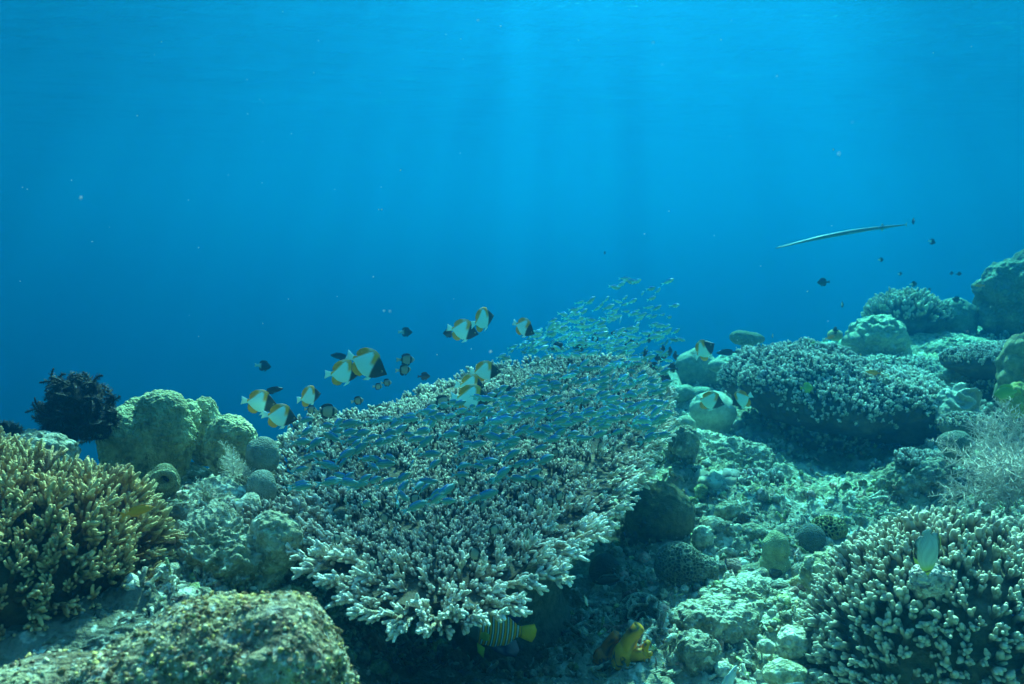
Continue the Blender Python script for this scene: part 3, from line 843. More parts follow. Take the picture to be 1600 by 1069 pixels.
for px, py, d, ln, yaw, pit, lab in [
    (410, 630, 2.50, 0.088, 0, 2, "yellow and white butterflyfish with black head, leftmost of all, in open water"),
    (442, 652, 2.45, 0.086, 10, -8, "yellow and white butterflyfish just below and right of the leftmost one"),
    (486, 619, 2.70, 0.080, 38, 10, "yellow and white butterflyfish above the left rim of the table coral, third from left"),
    (541, 583, 2.42, 0.092, 15, -3, "yellow and white butterflyfish half hidden behind the larger one above the table coral"),
    (578, 572, 2.22, 0.102, -12, -22, "largest yellow and white butterflyfish, black head down, above the table coral"),
    (727, 518, 2.85, 0.092, 8, -16, "pale butterflyfish left of the upright shining one, above the school"),
    (757, 499, 2.75, 0.094, 62, 8, "upright shining butterflyfish seen nearly head-on above the school"),
    (821, 514, 2.95, 0.082, -32, -20, "butterflyfish with yellow back right of the upright shining one"),
    (762, 581, 2.75, 0.085, 18, 5, "yellow-backed butterflyfish inside the school over the table's middle"),
    (741, 624, 2.42, 0.098, 5, -12, "butterflyfish low over the branches of the table's middle"),
    (738, 603, 2.62, 0.085, 12, -4, "butterflyfish showing its yellow back between two others in the school"),
    (1103, 546, 3.35, 0.098, -62, 28, "butterflyfish turned away in front of the blocky coral"),
    (1113, 628, 3.30, 0.098, 4, -14, "butterflyfish with black head in front of the bright pale dome coral"),
    (1157, 626, 3.25, 0.085, 118, -35, "butterflyfish turned side-on beside the left end of the thicket")]:
    pyr.put(pose(px, py, d, ln, yaw + q0.normal(0, 9), pit + q0.normal(0, 4), q0.normal(0, 7)), lab, "fish", PG)

# blue-green chromis
def chr_col(s, z, y):
    k = ramp(z, [(-0.18, (0.40, 0.50, 0.32)), (-0.10, (0.15, 0.33, 0.25)), (0.06, (0.085, 0.29, 0.27)), (0.14, (0.055, 0.24, 0.36)), (0.2, (0.045, 0.18, 0.5))])
    return k
CH_ST = [(0, 0.012, -0.012, 0.01), (0.05, 0.06, -0.05, 0.035), (0.16, 0.125, -0.115, 0.07), (0.35, 0.175, -0.165, 0.085), (0.55, 0.165, -0.155, 0.075), (0.75, 0.105, -0.10, 0.05), (0.92, 0.052, -0.052, 0.024), (1, 0.045, -0.045, 0.018)]
def chromis_shape(bend):
    sh = join([fish_body(CH_ST, chr_col, 16, 10),
        fin([(0.22, 0.14), (0.32, 0.205), (0.5, 0.215), (0.68, 0.195), (0.82, 0.16), (0.80, 0.08), (0.5, 0.155)], (0.05, 0.24, 0.6), 0.02, (0.55, 0.15)),
        fin([(0.55, -0.14), (0.62, -0.195), (0.76, -0.175), (0.84, -0.12), (0.80, -0.075)], (0.2, 0.5, 0.5), 0.02, (0.7, -0.12)),
        fin([(0.97, 0.045), (1.10, 0.09), (1.27, 0.16), (1.17, 0.05), (1.11, 0), (1.17, -0.05), (1.27, -0.16), (1.10, -0.09), (0.97, -0.045)], (0.15, 0.5, 0.6), 0.02, (1.03, 0)),
        fin([(0.30, -0.13), (0.36, -0.21), (0.47, -0.235), (0.42, -0.16)], (0.14, 0.34, 0.36), 0.015, (0.38, -0.17)),
        eye(0.09, 0.03, 0.05, 0.026), eye(0.09, 0.03, -0.05, 0.026), pupil(0.09, 0.03, 0.05, 0.026), pupil(0.09, 0.03, -0.05, 0.026)])
    V = sh[0].copy(); b = np.maximum(0.1 - V[:, 0], 0); V[:, 1] += bend * b * b
    return V, sh[1], sh[2], sh[3]
CHR = [mesh("chromis", chromis_shape(b), M_chromis) for b in (0, 0.22, -0.22)]
def paler(sh): return sh[0], sh[1], sh[2], np.clip(sh[3] * 1.7 + 0.04, 0, 0.9)  # lighter copies: backlight and distance fade painted into the colour
CHR_PALE = [mesh("chromis", paler(chromis_shape(b)), M_chromis) for b in (0, 0.22, -0.22)]
def plate_t(px, py):
    r = ray(px, py); return (PL_Z0 + 0.03) / (r[2] - PL_SL * r[1])
def school():
    q = np.random.default_rng(404)
    zones = [(100, lambda: (q.uniform(470, 860), q.uniform(655, 795)), (0.03, 0.10), "small blue-green fish gliding low over the front half of the table coral", 0.047),
             (95, lambda: (q.uniform(570, 1040), q.uniform(560, 690)), (0.03, 0.16), "small blue-green fish in the crowd over the far half of the table coral", 0.043),
             (105, lambda: (q.normal(890, 85), 545 - abs(q.normal(0, 50))), (0.0, 0.0), "tiny pale-green fish in the cloud rising above the table coral's far end", 0.042)]
    n = 0
    used = []
    for cnt, pick, hh, lab, ln in zones:
        k = 0; tries = 0
        while k < cnt and tries < 4000:
            tries += 1
            px, py = pick()
            low = cnt == 100
            if low and py < 655 + (px - 470) * -0.05: continue
            if cnt == 100 and (py - 655) > 150 - abs(px - 640) * 0.25: continue
            if cnt == 95 and py < 665 - (px - 560) * 0.26: continue
            if cnt == 105 and not (640 < px < 1065 and 428 < py < 556 and py > 690 - (px - 560) * 0.62): continue
            d = plate_t(px, py) * (1 - q.uniform(*hh)) if cnt != 105 else q.uniform(2.9, 4.0)
            p = at(px, py, d)
            if any(abs(p[0] - u[0]) < 0.022 and abs(p[1] - u[1]) < 0.05 and abs(p[2] - u[2]) < 0.012 for u in used): continue
            used.append(p)
            o = add("chromis", (CHR_PALE if cnt == 105 else CHR)[q.integers(0, 3)], None, pose(0, 0, 0, ln * q.uniform(0.72, 1.2), q.normal(8, 32) + (180 if q.random() < 0.04 else 0), q.normal(14, 13), q.normal(0, 10), p=p))
            if cnt == 100: lb = "small blue-green fish low over the table's front half, " + ("towards the grey egg corals" if px < 590 else "in the middle" if px < 720 else "towards the gully")
            elif cnt == 95: lb = "small blue-green fish crowding the table's far half, " + ("left part near the butterflyfish" if px < 760 else "middle part" if px < 900 else "right part near the black fish")
            else: lb = "tiny pale-green fish in the cloud above the table's far end, " + ("upper wisps" if py < 490 else "lower left" if px < 870 else "lower right")
            tag(o, lb, "fish", "school: " + lb.split(", ")[1] + (" of the front half" if cnt == 100 else " of the far half" if cnt == 95 else " of the cloud"))
            k += 1
school()
def school_rest():
    q = np.random.default_rng(505); P = []
    while len(P) < 420:
        if q.random() < 0.6:
            px, py = q.uniform(590, 1045), q.uniform(545, 660)
            if py < 672 - (px - 560) * 0.30: continue
            d = plate_t(px, py) * (1 - q.uniform(0.03, 0.20)) if py > 566 else q.uniform(2.8, 3.5)
        else:
            px, py = q.normal(880, 105), 560 - abs(q.normal(0, 48))
            if not (620 < px < 1070 and 425 < py and py > 700 - (px - 560) * 0.66): continue
            d = q.uniform(2.9, 4.2)
        P.append(at(px, py, d))
    P = np.array(P); n = len(P)
    yaw = np.radians(q.normal(8, 34, n)); pit = np.radians(q.normal(14, 14, n))
    f = np.stack([np.cos(yaw) * np.cos(pit), np.sin(yaw) * np.cos(pit), np.sin(pit)], 1)
    y = np.cross((0, 0, 1.0), f); y /= np.linalg.norm(y, axis=1)[:, None]
    M = np.stack([f, y, np.cross(f, y)], 2)
    s = bulk([chromis_shape(b) for b in (0, 0.22, -0.22)], q.integers(0, 3, n), P, M, q.uniform(0.030, 0.044, n), np.where(P[:, 2] > -0.36, 1.8, 1.1)[:, None] * q.uniform(0.75, 1.3, (n, 1)))  # higher fish tinted lighter, as if backlit and fading
    tag(add("chromis_school", mesh("chromis_school", s, M_chromis)), "dense far part of the blue-green school over the table coral", None, None, "stuff")
school_rest()

# dascyllus: pale discs with black bars
def das_col(s, z, y):
    k = np.tile(np.array((0.26, 0.28, 0.22)), (len(s), 1)) * (1 - 0.25 * sstep(0.1, 0.3, z))[:, None]
    bar = np.maximum(sstep(0.05, 0.02, np.abs(s - 0.24 + 0.10 * z) - 0.02), sstep(0.74, 0.80, s) * sstep(0.93, 0.88, s))
    rim = sstep(0.26, 0.33, np.abs(z + 0.01))
    return k + (np.array((0.015, 0.017, 0.018)) - k) * np.clip(np.maximum(bar, rim), 0, 1)[:, None]
DAS_ST = [(0, 0.01, -0.02, 0.01), (0.05, 0.08, -0.09, 0.05), (0.15, 0.19, -0.18, 0.09), (0.32, 0.30, -0.29, 0.12), (0.52, 0.32, -0.315, 0.11), (0.72, 0.23, -0.23, 0.075), (0.88, 0.10, -0.10, 0.04), (1, 0.07, -0.07, 0.02)]
def das_parts(c, t):
    return [("dorsal_fin", fin([(0.24, 0.24), (0.32, 0.38), (0.5, 0.42), (0.7, 0.40), (0.86, 0.28), (0.84, 0.14), (0.6, 0.28)], c, 0.03, (0.6, 0.28))),
            ("anal_fin", fin([(0.5, -0.30), (0.6, -0.40), (0.76, -0.37), (0.87, -0.25), (0.84, -0.13)], c, 0.03, (0.7, -0.25))),
            ("tail_fin", fin([(0.97, 0.065), (1.1, 0.11), (1.22, 0.15), (1.17, 0), (1.22, -0.15), (1.1, -0.11), (0.97, -0.065)], t, 0.025, (1.04, 0))),
            ("pelvic_fin", fin([(0.3, -0.26), (0.36, -0.38), (0.5, -0.44), (0.44, -0.3)], c, 0.02, (0.4, -0.33)))]
das = Fish("barred_damselfish", fish_body(DAS_ST, das_col, 30, 14), das_parts((0.018, 0.02, 0.022), (0.4, 0.42, 0.34)), M_fish)
def dark_col(s, z, y): return np.tile(np.array((0.022, 0.024, 0.028)), (len(s), 1)) * (1 + 0.8 * sstep(0.1, -0.2, z))[:, None]
dark = Fish("damselfish", fish_body(DAS_ST, dark_col, 20, 12), das_parts((0.02, 0.022, 0.026), (0.035, 0.035, 0.04)), M_fish)
def two_col(s, z, y): return ramp(s, [(0, (0.02, 0.022, 0.026)), (0.66, (0.025, 0.027, 0.03)), (0.78, (0.55, 0.6, 0.6)), (1, (0.6, 0.65, 0.65))])
half = Fish("damselfish", fish_body(DAS_ST, two_col, 26, 12), das_parts((0.03, 0.032, 0.036), (0.6, 0.65, 0.65)), M_fish)
q = np.random.default_rng(91)
for px, py in [(563, 758), (693, 717), (673, 727), (601, 810), (683, 811), (674, 840), (526, 842), (742, 866), (627, 746), (754, 793), (787, 742), (836, 756), (831, 781), (874, 775), (860, 784), (915, 732), (937, 697), (959, 702),
               (869, 708), (824, 833), (801, 814), (971, 673), (691, 630), (845, 627), (1000, 690), (905, 690), (648, 779), (722, 752), (580, 884), (772, 828)]:
    das.put(pose(px, py, plate_t(px, py) * 0.975, q.uniform(0.030, 0.038), q.choice([-1, 1]) * q.uniform(30, 75) + q.choice([0, 180]), q.normal(5, 10), q.normal(0, 6)),
            "small pale fish with black bars hovering among the table coral's branches", "fish", "barred fish among the table coral's branches")
for px, py, d, ln, yaw, lab in [(513, 643, 2.55, 0.058, 10, "large dark round fish at the left back rim of the table coral"), (636, 562, 2.6, 0.046, 5, "dark barred fish above the back rim right of the largest butterflyfish"),
                                (632, 578, 2.6, 0.044, 35, "dark barred fish just beneath another right of the largest butterflyfish"), (692, 629, 2.5, 0.056, 20, "dark-edged fish over the middle of the table coral beside a low butterflyfish")]:
    das.put(pose(px, py, d, ln, yaw, 0), lab, "fish")
for px, py in [(605, 598), (591, 604), (560, 626), (487, 640)]:
    das.put(pose(px, py, plate_t(px, py) * 0.99 if py > 600 else 2.75, q.uniform(0.030, 0.036), q.uniform(-30, 60), q.normal(0, 8)), "small barred fish hovering over the back left rim of the table coral", "fish", "barred fish over the back rim")
for px, py in [(1015, 529), (960, 522), (973, 520), (915, 536), (1036, 545), (1047, 549), (872, 541), (905, 545), (985, 538), (930, 528), (1055, 556), (1030, 560), (1050, 575), (1022, 572), (1040, 590), (1008, 553)]:
    dark.put(pose(px, py, q.uniform(3.1, 3.5), q.uniform(0.035, 0.05), q.uniform(-60, 200), q.normal(0, 12)), "small black fish clustered at the far right end of the table coral", "fish", "black fish at the table's far end")
for px, py in [(700, 521), (845, 624), (745, 642), (664, 588), (795, 610), (858, 650)]:
    dark.put(pose(px, py, plate_t(px, py) * 0.98 if py > 600 else 2.9, q.uniform(0.034, 0.042), q.uniform(-60, 200), 0), "small black fish within the school over the table coral", "fish", "black fish within the school")
for px, py, d, ln, yaw, kind, lab in [
    (1427, 346, 4.9, 0.048, 80, 0, "small dark fish just beyond the long thin fish's tail"), (1457, 378, 5.0, 0.045, 15, 1, "small dark fish with pale tail below the long thin fish's tail"),
    (1377, 406, 5.0, 0.034, 20, 1, "tiny dark fish in open water below the middle of the long thin fish"), (1285, 441, 4.8, 0.058, 150, 0, "largest of the small dark fish in open water above the thicket"),
    (1316, 476, 4.8, 0.050, 60, 1, "dark fish in open water halfway down to the thicket"), (1428, 444, 5.0, 0.042, 10, 1, "small dark fish in open water above the knobbly coral clump"),
    (1407, 428, 5.2, 0.028, 20, 1, "tiny fish up and left of the one above the knobbly clump"), (1487, 427, 5.6, 0.036, 30, 0, "left of two tiny dark fish near the tall bommie"), (1499, 428, 5.6, 0.036, 10, 0, "right of two tiny dark fish near the tall bommie"),
    (1452, 453, 5.6, 0.032, 20, 1, "tiny dim fish above the ribbed coral head"), (1494, 468, 5.3, 0.050, 170, 0, "dark fish resting on top of the ribbed coral head"), (1305, 516, 4.4, 0.045, 100, 0, "dark fish behind the yellowish knob on the thicket's crest"),
    (1207, 525, 4.6, 0.036, 80, 1, "tiny dark fish above the left crest of the thicket"), (635, 519, 3.9, 0.055, 5, 1, "dim pale and dark fish alone in open water above the largest butterflyfish"),
    (413, 572, 3.9, 0.062, 5, 1, "dim pale fish alone in open water above the leftmost butterflyfish"), (945, 395, 5.0, 0.026, 60, 0, "tiny dark speck of a fish high above the school"), (430, 641, 2.8, 0.045, 10, 0, "dark fish behind the second butterflyfish from left"),
    (1448, 525, 5.1, 0.04, 30, 1, "small dark fish with white tail in the shade below the knobbly clump")]:
    (dark, half)[kind].put(pose(px, py, d, ln, yaw, q.normal(0, 8)), lab, "fish")

# longer fish
LONG_ST = [(0, 0.01, -0.01, 0.008), (0.06, 0.055, -0.05, 0.03), (0.2, 0.12, -0.11, 0.06), (0.45, 0.16, -0.15, 0.07), (0.7, 0.12, -0.12, 0.05), (0.9, 0.055, -0.055, 0.025), (1, 0.05, -0.05, 0.018)]
def long_parts(c, t):
    return [("dorsal_fin", fin([(0.22, 0.12), (0.3, 0.19), (0.6, 0.205), (0.86, 0.15), (0.86, 0.06), (0.5, 0.14)], c, 0.02, (0.55, 0.14))), ("anal_fin", fin([(0.5, -0.14), (0.6, -0.2), (0.84, -0.15), (0.86, -0.06)], c, 0.02, (0.68, -0.13))),
            ("tail_fin", fin([(0.97, 0.045), (1.08, 0.09), (1.2, 0.17), (1.12, 0), (1.2, -0.17), (1.08, -0.09), (0.97, -0.045)], t, 0.02, (1.03, 0))), ("eye", eye(0.11, 0.04, 0.045, 0.024)), ("pupil", pupil(0.11, 0.04, 0.045, 0.024)), ("eye", eye(0.11, 0.04, -0.045, 0.024)), ("pupil", pupil(0.11, 0.04, -0.045, 0.024))]
def plain(c): return lambda s, z, y: np.tile(np.array(c, float), (len(s), 1)) * (1 + 0.25 * sstep(0.05, -0.12, z))[:, None]
surg = Fish("surgeonfish", fish_body(LONG_ST, plain((0.02, 0.022, 0.03)), 24, 14), long_parts((0.02, 0.02, 0.03), (0.03, 0.03, 0.04)), M_fish)
surg.put(pose(1134, 551, 4.15, 0.090, 175, -4), "black oval fish hanging between the blocky coral and the thicket", "fish")
surg.put(pose(530, 557, 3.7, 0.080, 175, 8), "dim dark fish in the haze behind the two overlapping butterflyfish", "fish")
surg.put(pose(428, 610, 3.0, 0.065, 10, 10), "dark fish behind the leftmost butterflyfish's head", "fish")
lem = Fish("damselfish", fish_body(LONG_ST, lambda s, z, y: np.tile(np.array((1.0, 0.33, 0.002)), (len(s), 1)) * (0.9 + 0.5 * z)[:, None], 26, 14), long_parts((1.0, 0.30, 0.002), (1.0, 0.33, 0.002)), M_fish)
lem.put(pose(218, 798, 1.52, 0.050, 8, 14), "bright orange-yellow fish over the bushy coral on the left", "fish")
lem.put(pose(1363, 582, 3.65, 0.055, 170, 5), "small orange fish over the olive lumpy coral", "fish")
lem.put(pose(1345, 556, 4.2, 0.028, 80, 40), "tiny orange fish below the big round coral", "fish")
lem.put(pose(1529, 446, 5.0, 0.055, 178, 4), "yellow-orange fish beside the tall bommie", "fish")
lem.put(pose(1298, 527, 4.3, 0.05, 15, 12), "yellow fish on the thicket's crest by the yellowish knob", "fish")
grn = Fish("damselfish", fish_body(DAS_ST, plain((0.26, 0.40, 0.09)), 24, 14), das_parts((0.30, 0.42, 0.06), (0.4, 0.45, 0.08)), M_fish)
grn.put(pose(1262, 606, 3.5, 0.055, -60, 10), "olive-green round fish in front of the thicket's middle", "fish")
grn.put(pose(1272, 542, 4.0, 0.058, -50, -35), "yellow-green fish diving over the thicket's crest", "fish")
grn.put(pose(1571, 614, 2.95, 0.072, 170, -10), "yellow-green round fish beside the yellow knobbly coral at the right edge", "fish")

# regal angelfish: narrow white-blue and orange bars
def regal_col(s, z, y):
    ph = (s - 0.30 + 0.25 * (z * z)) / 0.082; f = ph - np.floor(ph)
    org, wht, drk = np.array((0.85, 0.40, 0.02)), np.array((0.55, 0.72, 0.85)), np.array((0.02, 0.02, 0.07))
    k = np.tile(org, (len(s), 1))
    k = k + (drk - k) * (sstep(0.42, 0.5, f))[:, None]; k = k + (wht - k) * (sstep(0.58, 0.64, f) * sstep(0.90, 0.84, f))[:, None]
    hd = sstep(0.32, 0.27, s); k = k + (np.array((0.10, 0.12, 0.14)) - k) * hd[:, None]
    k = k + (np.array((0.70, 0.50, 0.03)) - k) * (sstep(0.10, 0.06, s))[:, None]
    k = k + (np.array((0.02, 0.02, 0.10)) - k) * (sstep(0.27, 0.33, z))[:, None]
    return k
RG_ST = [(0, 0.01, -0.03, 0.012), (0.05, 0.05, -0.07, 0.04), (0.15, 0.15, -0.16, 0.08), (0.32, 0.26, -0.26, 0.10), (0.55, 0.30, -0.29, 0.09), (0.78, 0.25, -0.25, 0.06), (0.92, 0.11, -0.11, 0.03), (1, 0.09, -0.09, 0.02)]
def anal_c(s, z, y):
    f = np.sin((s * 0.6 + z) * 95); return lerp((0.02, 0.02, 0.10), (0.25, 0.20, 0.30), sstep(0.2, 0.9, f))
rgx = np.linspace(0.48, 0.92, 12)
regal = Fish("angelfish", fish_body(RG_ST, regal_col, 150, 18),
    [("dorsal_fin", fin([(0.24, 0.2), (0.34, 0.33), (0.55, 0.40), (0.80, 0.44), (0.98, 0.40), (1.0, 0.28), (0.92, 0.14), (0.6, 0.28)], (0.025, 0.03, 0.13), 0.03, (0.7, 0.28))),
     ("anal_fin", fin([(0.48, -0.27), (0.6, -0.37), (0.78, -0.44), (0.95, -0.44), (1.0, -0.32), (0.92, -0.14), (0.75, -0.24)], (0.1, 0.1, 0.2), 0.03, (0.76, -0.29), colf=anal_c)),
     ("tail_fin", fin([(0.97, 0.09), (1.06, 0.12), (1.2, 0.15), (1.25, 0.05), (1.24, -0.06), (1.19, -0.17), (1.06, -0.13), (0.97, -0.09)], (0.95, 0.50, 0.01), 0.03, (1.08, 0))),
     ("pelvic_fin", fin([(0.28, -0.23), (0.31, -0.40), (0.42, -0.50), (0.42, -0.32)], (0.55, 0.60, 0.05), 0.02, (0.35, -0.32))),
     ("pectoral_fin", fin([(0.30, -0.04), (0.40, 0.02), (0.48, -0.02), (0.48, -0.12), (0.38, -0.14), (0.31, -0.1)], (0.6, 0.55, 0.08), 0.012, None, 0.45, 0.085)),
     ("eye", eye(0.12, 0.06, 0.07, 0.026)), ("pupil", pupil(0.12, 0.06, 0.07, 0.026)), ("eye", eye(0.12, 0.06, -0.07, 0.026)), ("pupil", pupil(0.12, 0.06, -0.07, 0.026))], M_fish)
regal.put(pose(768, 984, 2.0, 0.142, 184, 6), "blue-white and orange striped angelfish with yellow tail under the table's front rim", "fish")
regal.put(pose(806, 946, 2.40, 0.15, 178, -8), "shaded striped angelfish behind the nearer one, mainly its yellow tail showing", "fish")

# butterflyfish feeding head-down on the knob
def mel_col(s, z, y):
    k = ramp(s, [(0, (0.50, 0.46, 0.05)), (0.2, (0.50, 0.50, 0.10)), (0.32, (0.50, 0.55, 0.44)), (0.75, (0.44, 0.50, 0.48)), (1, (0.32, 0.38, 0.38))])
    line = 0.5 + 0.5 * np.sin((z + 0.18 * s) * 120)
    k = k * (1 - 0.22 * line * sstep(0.2, 0.3, s))[:, None]
    bar = sstep(0.03, 0.015, np.abs(s - 0.13 - 0.1 * z))
    return k + (np.array((0.01, 0.01, 0.01)) - k) * bar[:, None]
def mel_fin(s, z, y):
    e = sstep(0.29, 0.32, np.abs(z)); b = sstep(0.385, 0.40, np.abs(z))
    return lerp(lerp((0.34, 0.4, 0.38), (0.01, 0.012, 0.01), e), (0.62, 0.56, 0.06), b)
mel = Fish("butterflyfish", fish_body([(0, 0.005, -0.01, 0.006), (0.06, 0.06, -0.06, 0.03), (0.2, 0.20, -0.19, 0.08), (0.4, 0.30, -0.28, 0.10), (0.6, 0.32, -0.30, 0.095), (0.8, 0.26, -0.25, 0.06), (0.94, 0.10, -0.10, 0.028), (1, 0.08, -0.08, 0.018)], mel_col, 50, 40),
    [("dorsal_fin", fin([(0.32, 0.26), (0.45, 0.35), (0.65, 0.41), (0.80, 0.405), (0.91, 0.33), (0.96, 0.22), (0.94, 0.12), (0.65, 0.28)], WH, 0.03, (0.72, 0.29), colf=mel_fin)),
     ("anal_fin", fin([(0.5, -0.27), (0.65, -0.37), (0.80, -0.38), (0.91, -0.31), (0.96, -0.2), (0.94, -0.11), (0.7, -0.26)], WH, 0.03, (0.76, -0.27), colf=mel_fin)),
     ("tail_fin", fin([(0.95, 0.10), (1.0, 0.16), (1.05, 0.12), (1.07, 0), (1.05, -0.12), (1.0, -0.16), (0.95, -0.10)], (0.34, 0.40, 0.38), 0.02, (1.0, 0))),
     ("pelvic_fin", fin([(0.32, -0.25), (0.38, -0.36), (0.54, -0.42), (0.44, -0.3)], (0.6, 0.55, 0.1), 0.02, (0.42, -0.32))),
     ("eye", eye(0.12, 0.03, 0.05, 0.026)), ("pupil", pupil(0.12, 0.03, 0.05, 0.026)), ("eye", eye(0.12, 0.03, -0.05, 0.026)), ("pupil", pupil(0.12, 0.03, -0.05, 0.026))], M_fish)
mel.put(Matrix.Translation(Vector(at(1449, 866, 1.56))) @ Matrix.Rotation(R(22), 4, 'Z') @ Matrix.Rotation(R(84), 4, 'Y') @ Matrix.Scale(0.083, 4), "pale finely striped butterflyfish with yellow face feeding head-down on the finger coral", "fish")

# pale fish cut by the bottom edge
pale = Fish("reef_fish", fish_body(LONG_ST, lambda s, z, y: np.tile(np.array((0.42, 0.52, 0.54)), (len(s), 1)), 24, 16), long_parts((0.35, 0.46, 0.46), (0.38, 0.46, 0.44)), M_fish)
pale.put(pose(1136, 1072, 1.62, 0.085, 20, 62, 10), "grey-green pointed fish fin rising from the bottom edge", "fish")
pale.put(pose(1238, 1083, 1.6, 0.10, 10, 3), "pale blue fish back at the bottom edge below the bright stone", "fish")
pale.put(pose(1158, 1086, 1.65, 0.06, 0, 20), "small pale fish back at the bottom edge beside the pointed fin", "fish")
pale.put(pose(916, 940, 2.02, 0.034, 60, -60), "small pale brown fish drifting in the shade under the table coral", "fish")
wt = Fish("reef_fish", fish_body(LONG_ST, plain((0.03, 0.028, 0.026)), 24, 14), long_parts((0.03, 0.03, 0.03), (0.5, 0.55, 0.56)), M_fish)
wt.put(pose(948, 908, 2.55, 0.085, 195, 0), "dark fish with pale triangular tail beside the dark round coral under the table", "fish")

# cornetfish
def cornet():
    a, b = at(1212, 388, 5.1), at(1418, 351, 5.2)
    n = 40; t = np.linspace(0, 1, n)
    L = np.linalg.norm(b - a); dv = (b - a) / L
    P = a + (t * L)[:, None] * dv; P[:, 2] += 0.017 * np.sin(t * math.pi)
    r = np.interp(t, (0, 0.02, 0.12, 0.24, 0.34, 0.55, 0.75, 0.9, 0.97, 1), (0.002, 0.0035, 0.005, 0.0085, 0.0115, 0.0125, 0.010, 0.0065, 0.0035, 0.001))
    root = empty("cornetfish", a + 0.5 * L * dv, "long thin cornetfish gliding in open water at the upper right", "fish")
    bs = np.array(root.location)
    s = tube(P - bs, r, 12)
    c = lerp((0.11, 0.15, 0.09), (0.03, 0.05, 0.035), sstep(-0.3, 0.8, (s[0][:, 2] - np.interp(s[0][:, 0], (P - bs)[:, 0], (P - bs)[:, 2])) / 0.009))
    add("body", mesh("body", (s[0], s[1], s[2], c), M_fish), root)
    def pl(nm, at_t, pts):
        k = np.array([np.interp(at_t, t, (P - bs)[:, i]) for i in range(3)])
        f = fin(pts, (0.22, 0.3, 0.2), 0.03)
        V = (f[0] - np.array((0.5, 0, 0))) * 0.1
        M = np.stack([-dv, np.cross((0, 0, 1), -dv), (0, 0, 1)], 1)
        add(nm, mesh(nm, (V @ M.T + k, f[1], f[2], f[3]), M_fish), root)
    pl("dorsal_fin", 0.80, [(-0.08, 0.05), (0.03, 0.24), (0.14, 0.14), (0.12, 0.04)])
    pl("anal_fin", 0.80, [(-0.08, -0.05), (0.03, -0.24), (0.14, -0.14), (0.12, -0.04)])
    pl("tail_fin", 0.985, [(-0.05, 0.0), (0.10, 0.14), (0.06, 0.0), (0.10, -0.14)])
    e = eye(0, 0, 0.05, 0.03); k = np.array([np.interp(0.24, t, (P - bs)[:, i]) for i in range(3)])
    add("eye", mesh("eye", ((e[0] - np.array((0.5, 0, 0))) * 0.12 + k + np.array((0, -0.016, 0.003)), e[1], e[2], e[3]), M_fish), root)
cornet()

# drifting specks in the water
def specks():
    q = np.random.default_rng(8)
    n = 150
    D, F = icosphere(0)
    px = q.uniform(0, 1600, n); py = q.uniform(0, 1069, n); d = q.uniform(0.7, 4, n)
    ok = py < 560
    pos = np.stack([at(a, b, c) for a, b, c in zip(px, py, d)])[ok]
    m = len(pos)
    s = bulk([shape(D * np.array((1, 0.7, 0.6)), None, F, (0.7, 0.75, 0.72))], np.zeros(m, int), pos, frames(q.normal(size=(m, 3)), q.uniform(0, 6, m)), q.uniform(0.0007, 0.0019, m) * (0.5 + 0.4 * d[ok]))
    tag(add("floating_specks", mesh("floating_specks", s, M_speck)), "pale specks drifting in the open water", None, None, "stuff")
specks()
print("built in", round(time.time() - T0, 1), "s")

# ------------------------------------------------------------------ massive corals, rocks, sponges
def mottle(a, b, sc, seed, c=None):
    def f(V, D, h):
        k = lerp(a, b, sstep(-0.35, 0.35, fbm(V, sc, 3, 0.6, seed)))
        if c is not None:
            k = k + (np.array(c) - k) * sstep(0.1, 0.4, fbm(V, sc * 1.7, 3, 0.6, seed + 9))[:, None]
        return k
    return f
def valley(a, b, amp):                                  # walls pale, pits dark
    return lambda V, D, h: lerp(a, b, sstep(-amp, amp, h))
def lump(name, label, px, py, d, rpx, ells=None, bumps=(), col=None, mat=None, level=4, cat="coral", group=None, soft=0.03, deep=1.0, sit=False):
    """px, py: centre in the photograph; rpx: half width and half height there; d: metres away"""
    if sit:
        d = min(d, seat(px, py + 0.7 * rpx[1]) + 0.02)      # never buried behind the seabed in front of it
    u = d / FOC
    rx, rz = rpx[0] * u, rpx[1] * u
    ry = (rx + rz) * 0.5 * deep
    if ells is None:
        ells = [((0, 0, 0), (rx, ry, rz))]
    else:
        ells = [((o[0] * u, o[1] * u, o[2] * u), (r[0] * u, r[1] * u, r[2] * u)) for o, r in ells]
    s = blob(ells, level, soft * rx, [(k, sc, a, sd) for k, sc, a, sd in bumps], col)
    o = add(name, mesh(name, s, mat or M_dome), None, None, Vector(at(px, py, d)))
    return tag(o, label, cat, group)

# lower-left boulder
def boulder_col(V, D, h):
    k = lerp((0.28, 0.20, 0.12), (0.52, 0.43, 0.27), sstep(-0.3, 0.3, fbm(V, 9, 4, 0.6, 2)))
    k = k + (np.array((0.66, 0.54, 0.24)) - k) * (sstep(0.05, 0.4, fbm(V, 7, 3, 0.5, 8)) * sstep(-0.2, 0.7, D[:, 2]))[:, None] * 0.8
    k = k + (np.array((0.62, 0.60, 0.52)) - k) * sstep(0.12, 0.38, fbm(V, 22, 3, 0.6, 12))[:, None] * 0.8
    k = k + (np.array((0.11, 0.06, 0.045)) - k) * sstep(0.06, 0.30, fbm(V, 24, 4, 0.65, 22))[:, None] * 0.75
    return k
BOULDER = lump("encrusted_boulder", "big rounded boulder crusted brown and yellow in the lower left corner", 330, 1125, 1.17, (240, 205),
     [((105, 0, 0), (128, 150, 208)), ((-60, -10, -45), (210, 150, 180)), ((-250, -10, -60), (210, 150, 165)), ((10, 20, -5), (170, 150, 190))],
     (('low', 5, 0.016, 4), ('fbm', 14, 0.009, 5), ('fbm', 60, 0.006, 15), ('pit', 9, 0.012, 6), ('lump', 90, 0.003, 3)), boulder_col, M_boulder, 6, "rock", soft=0.05)

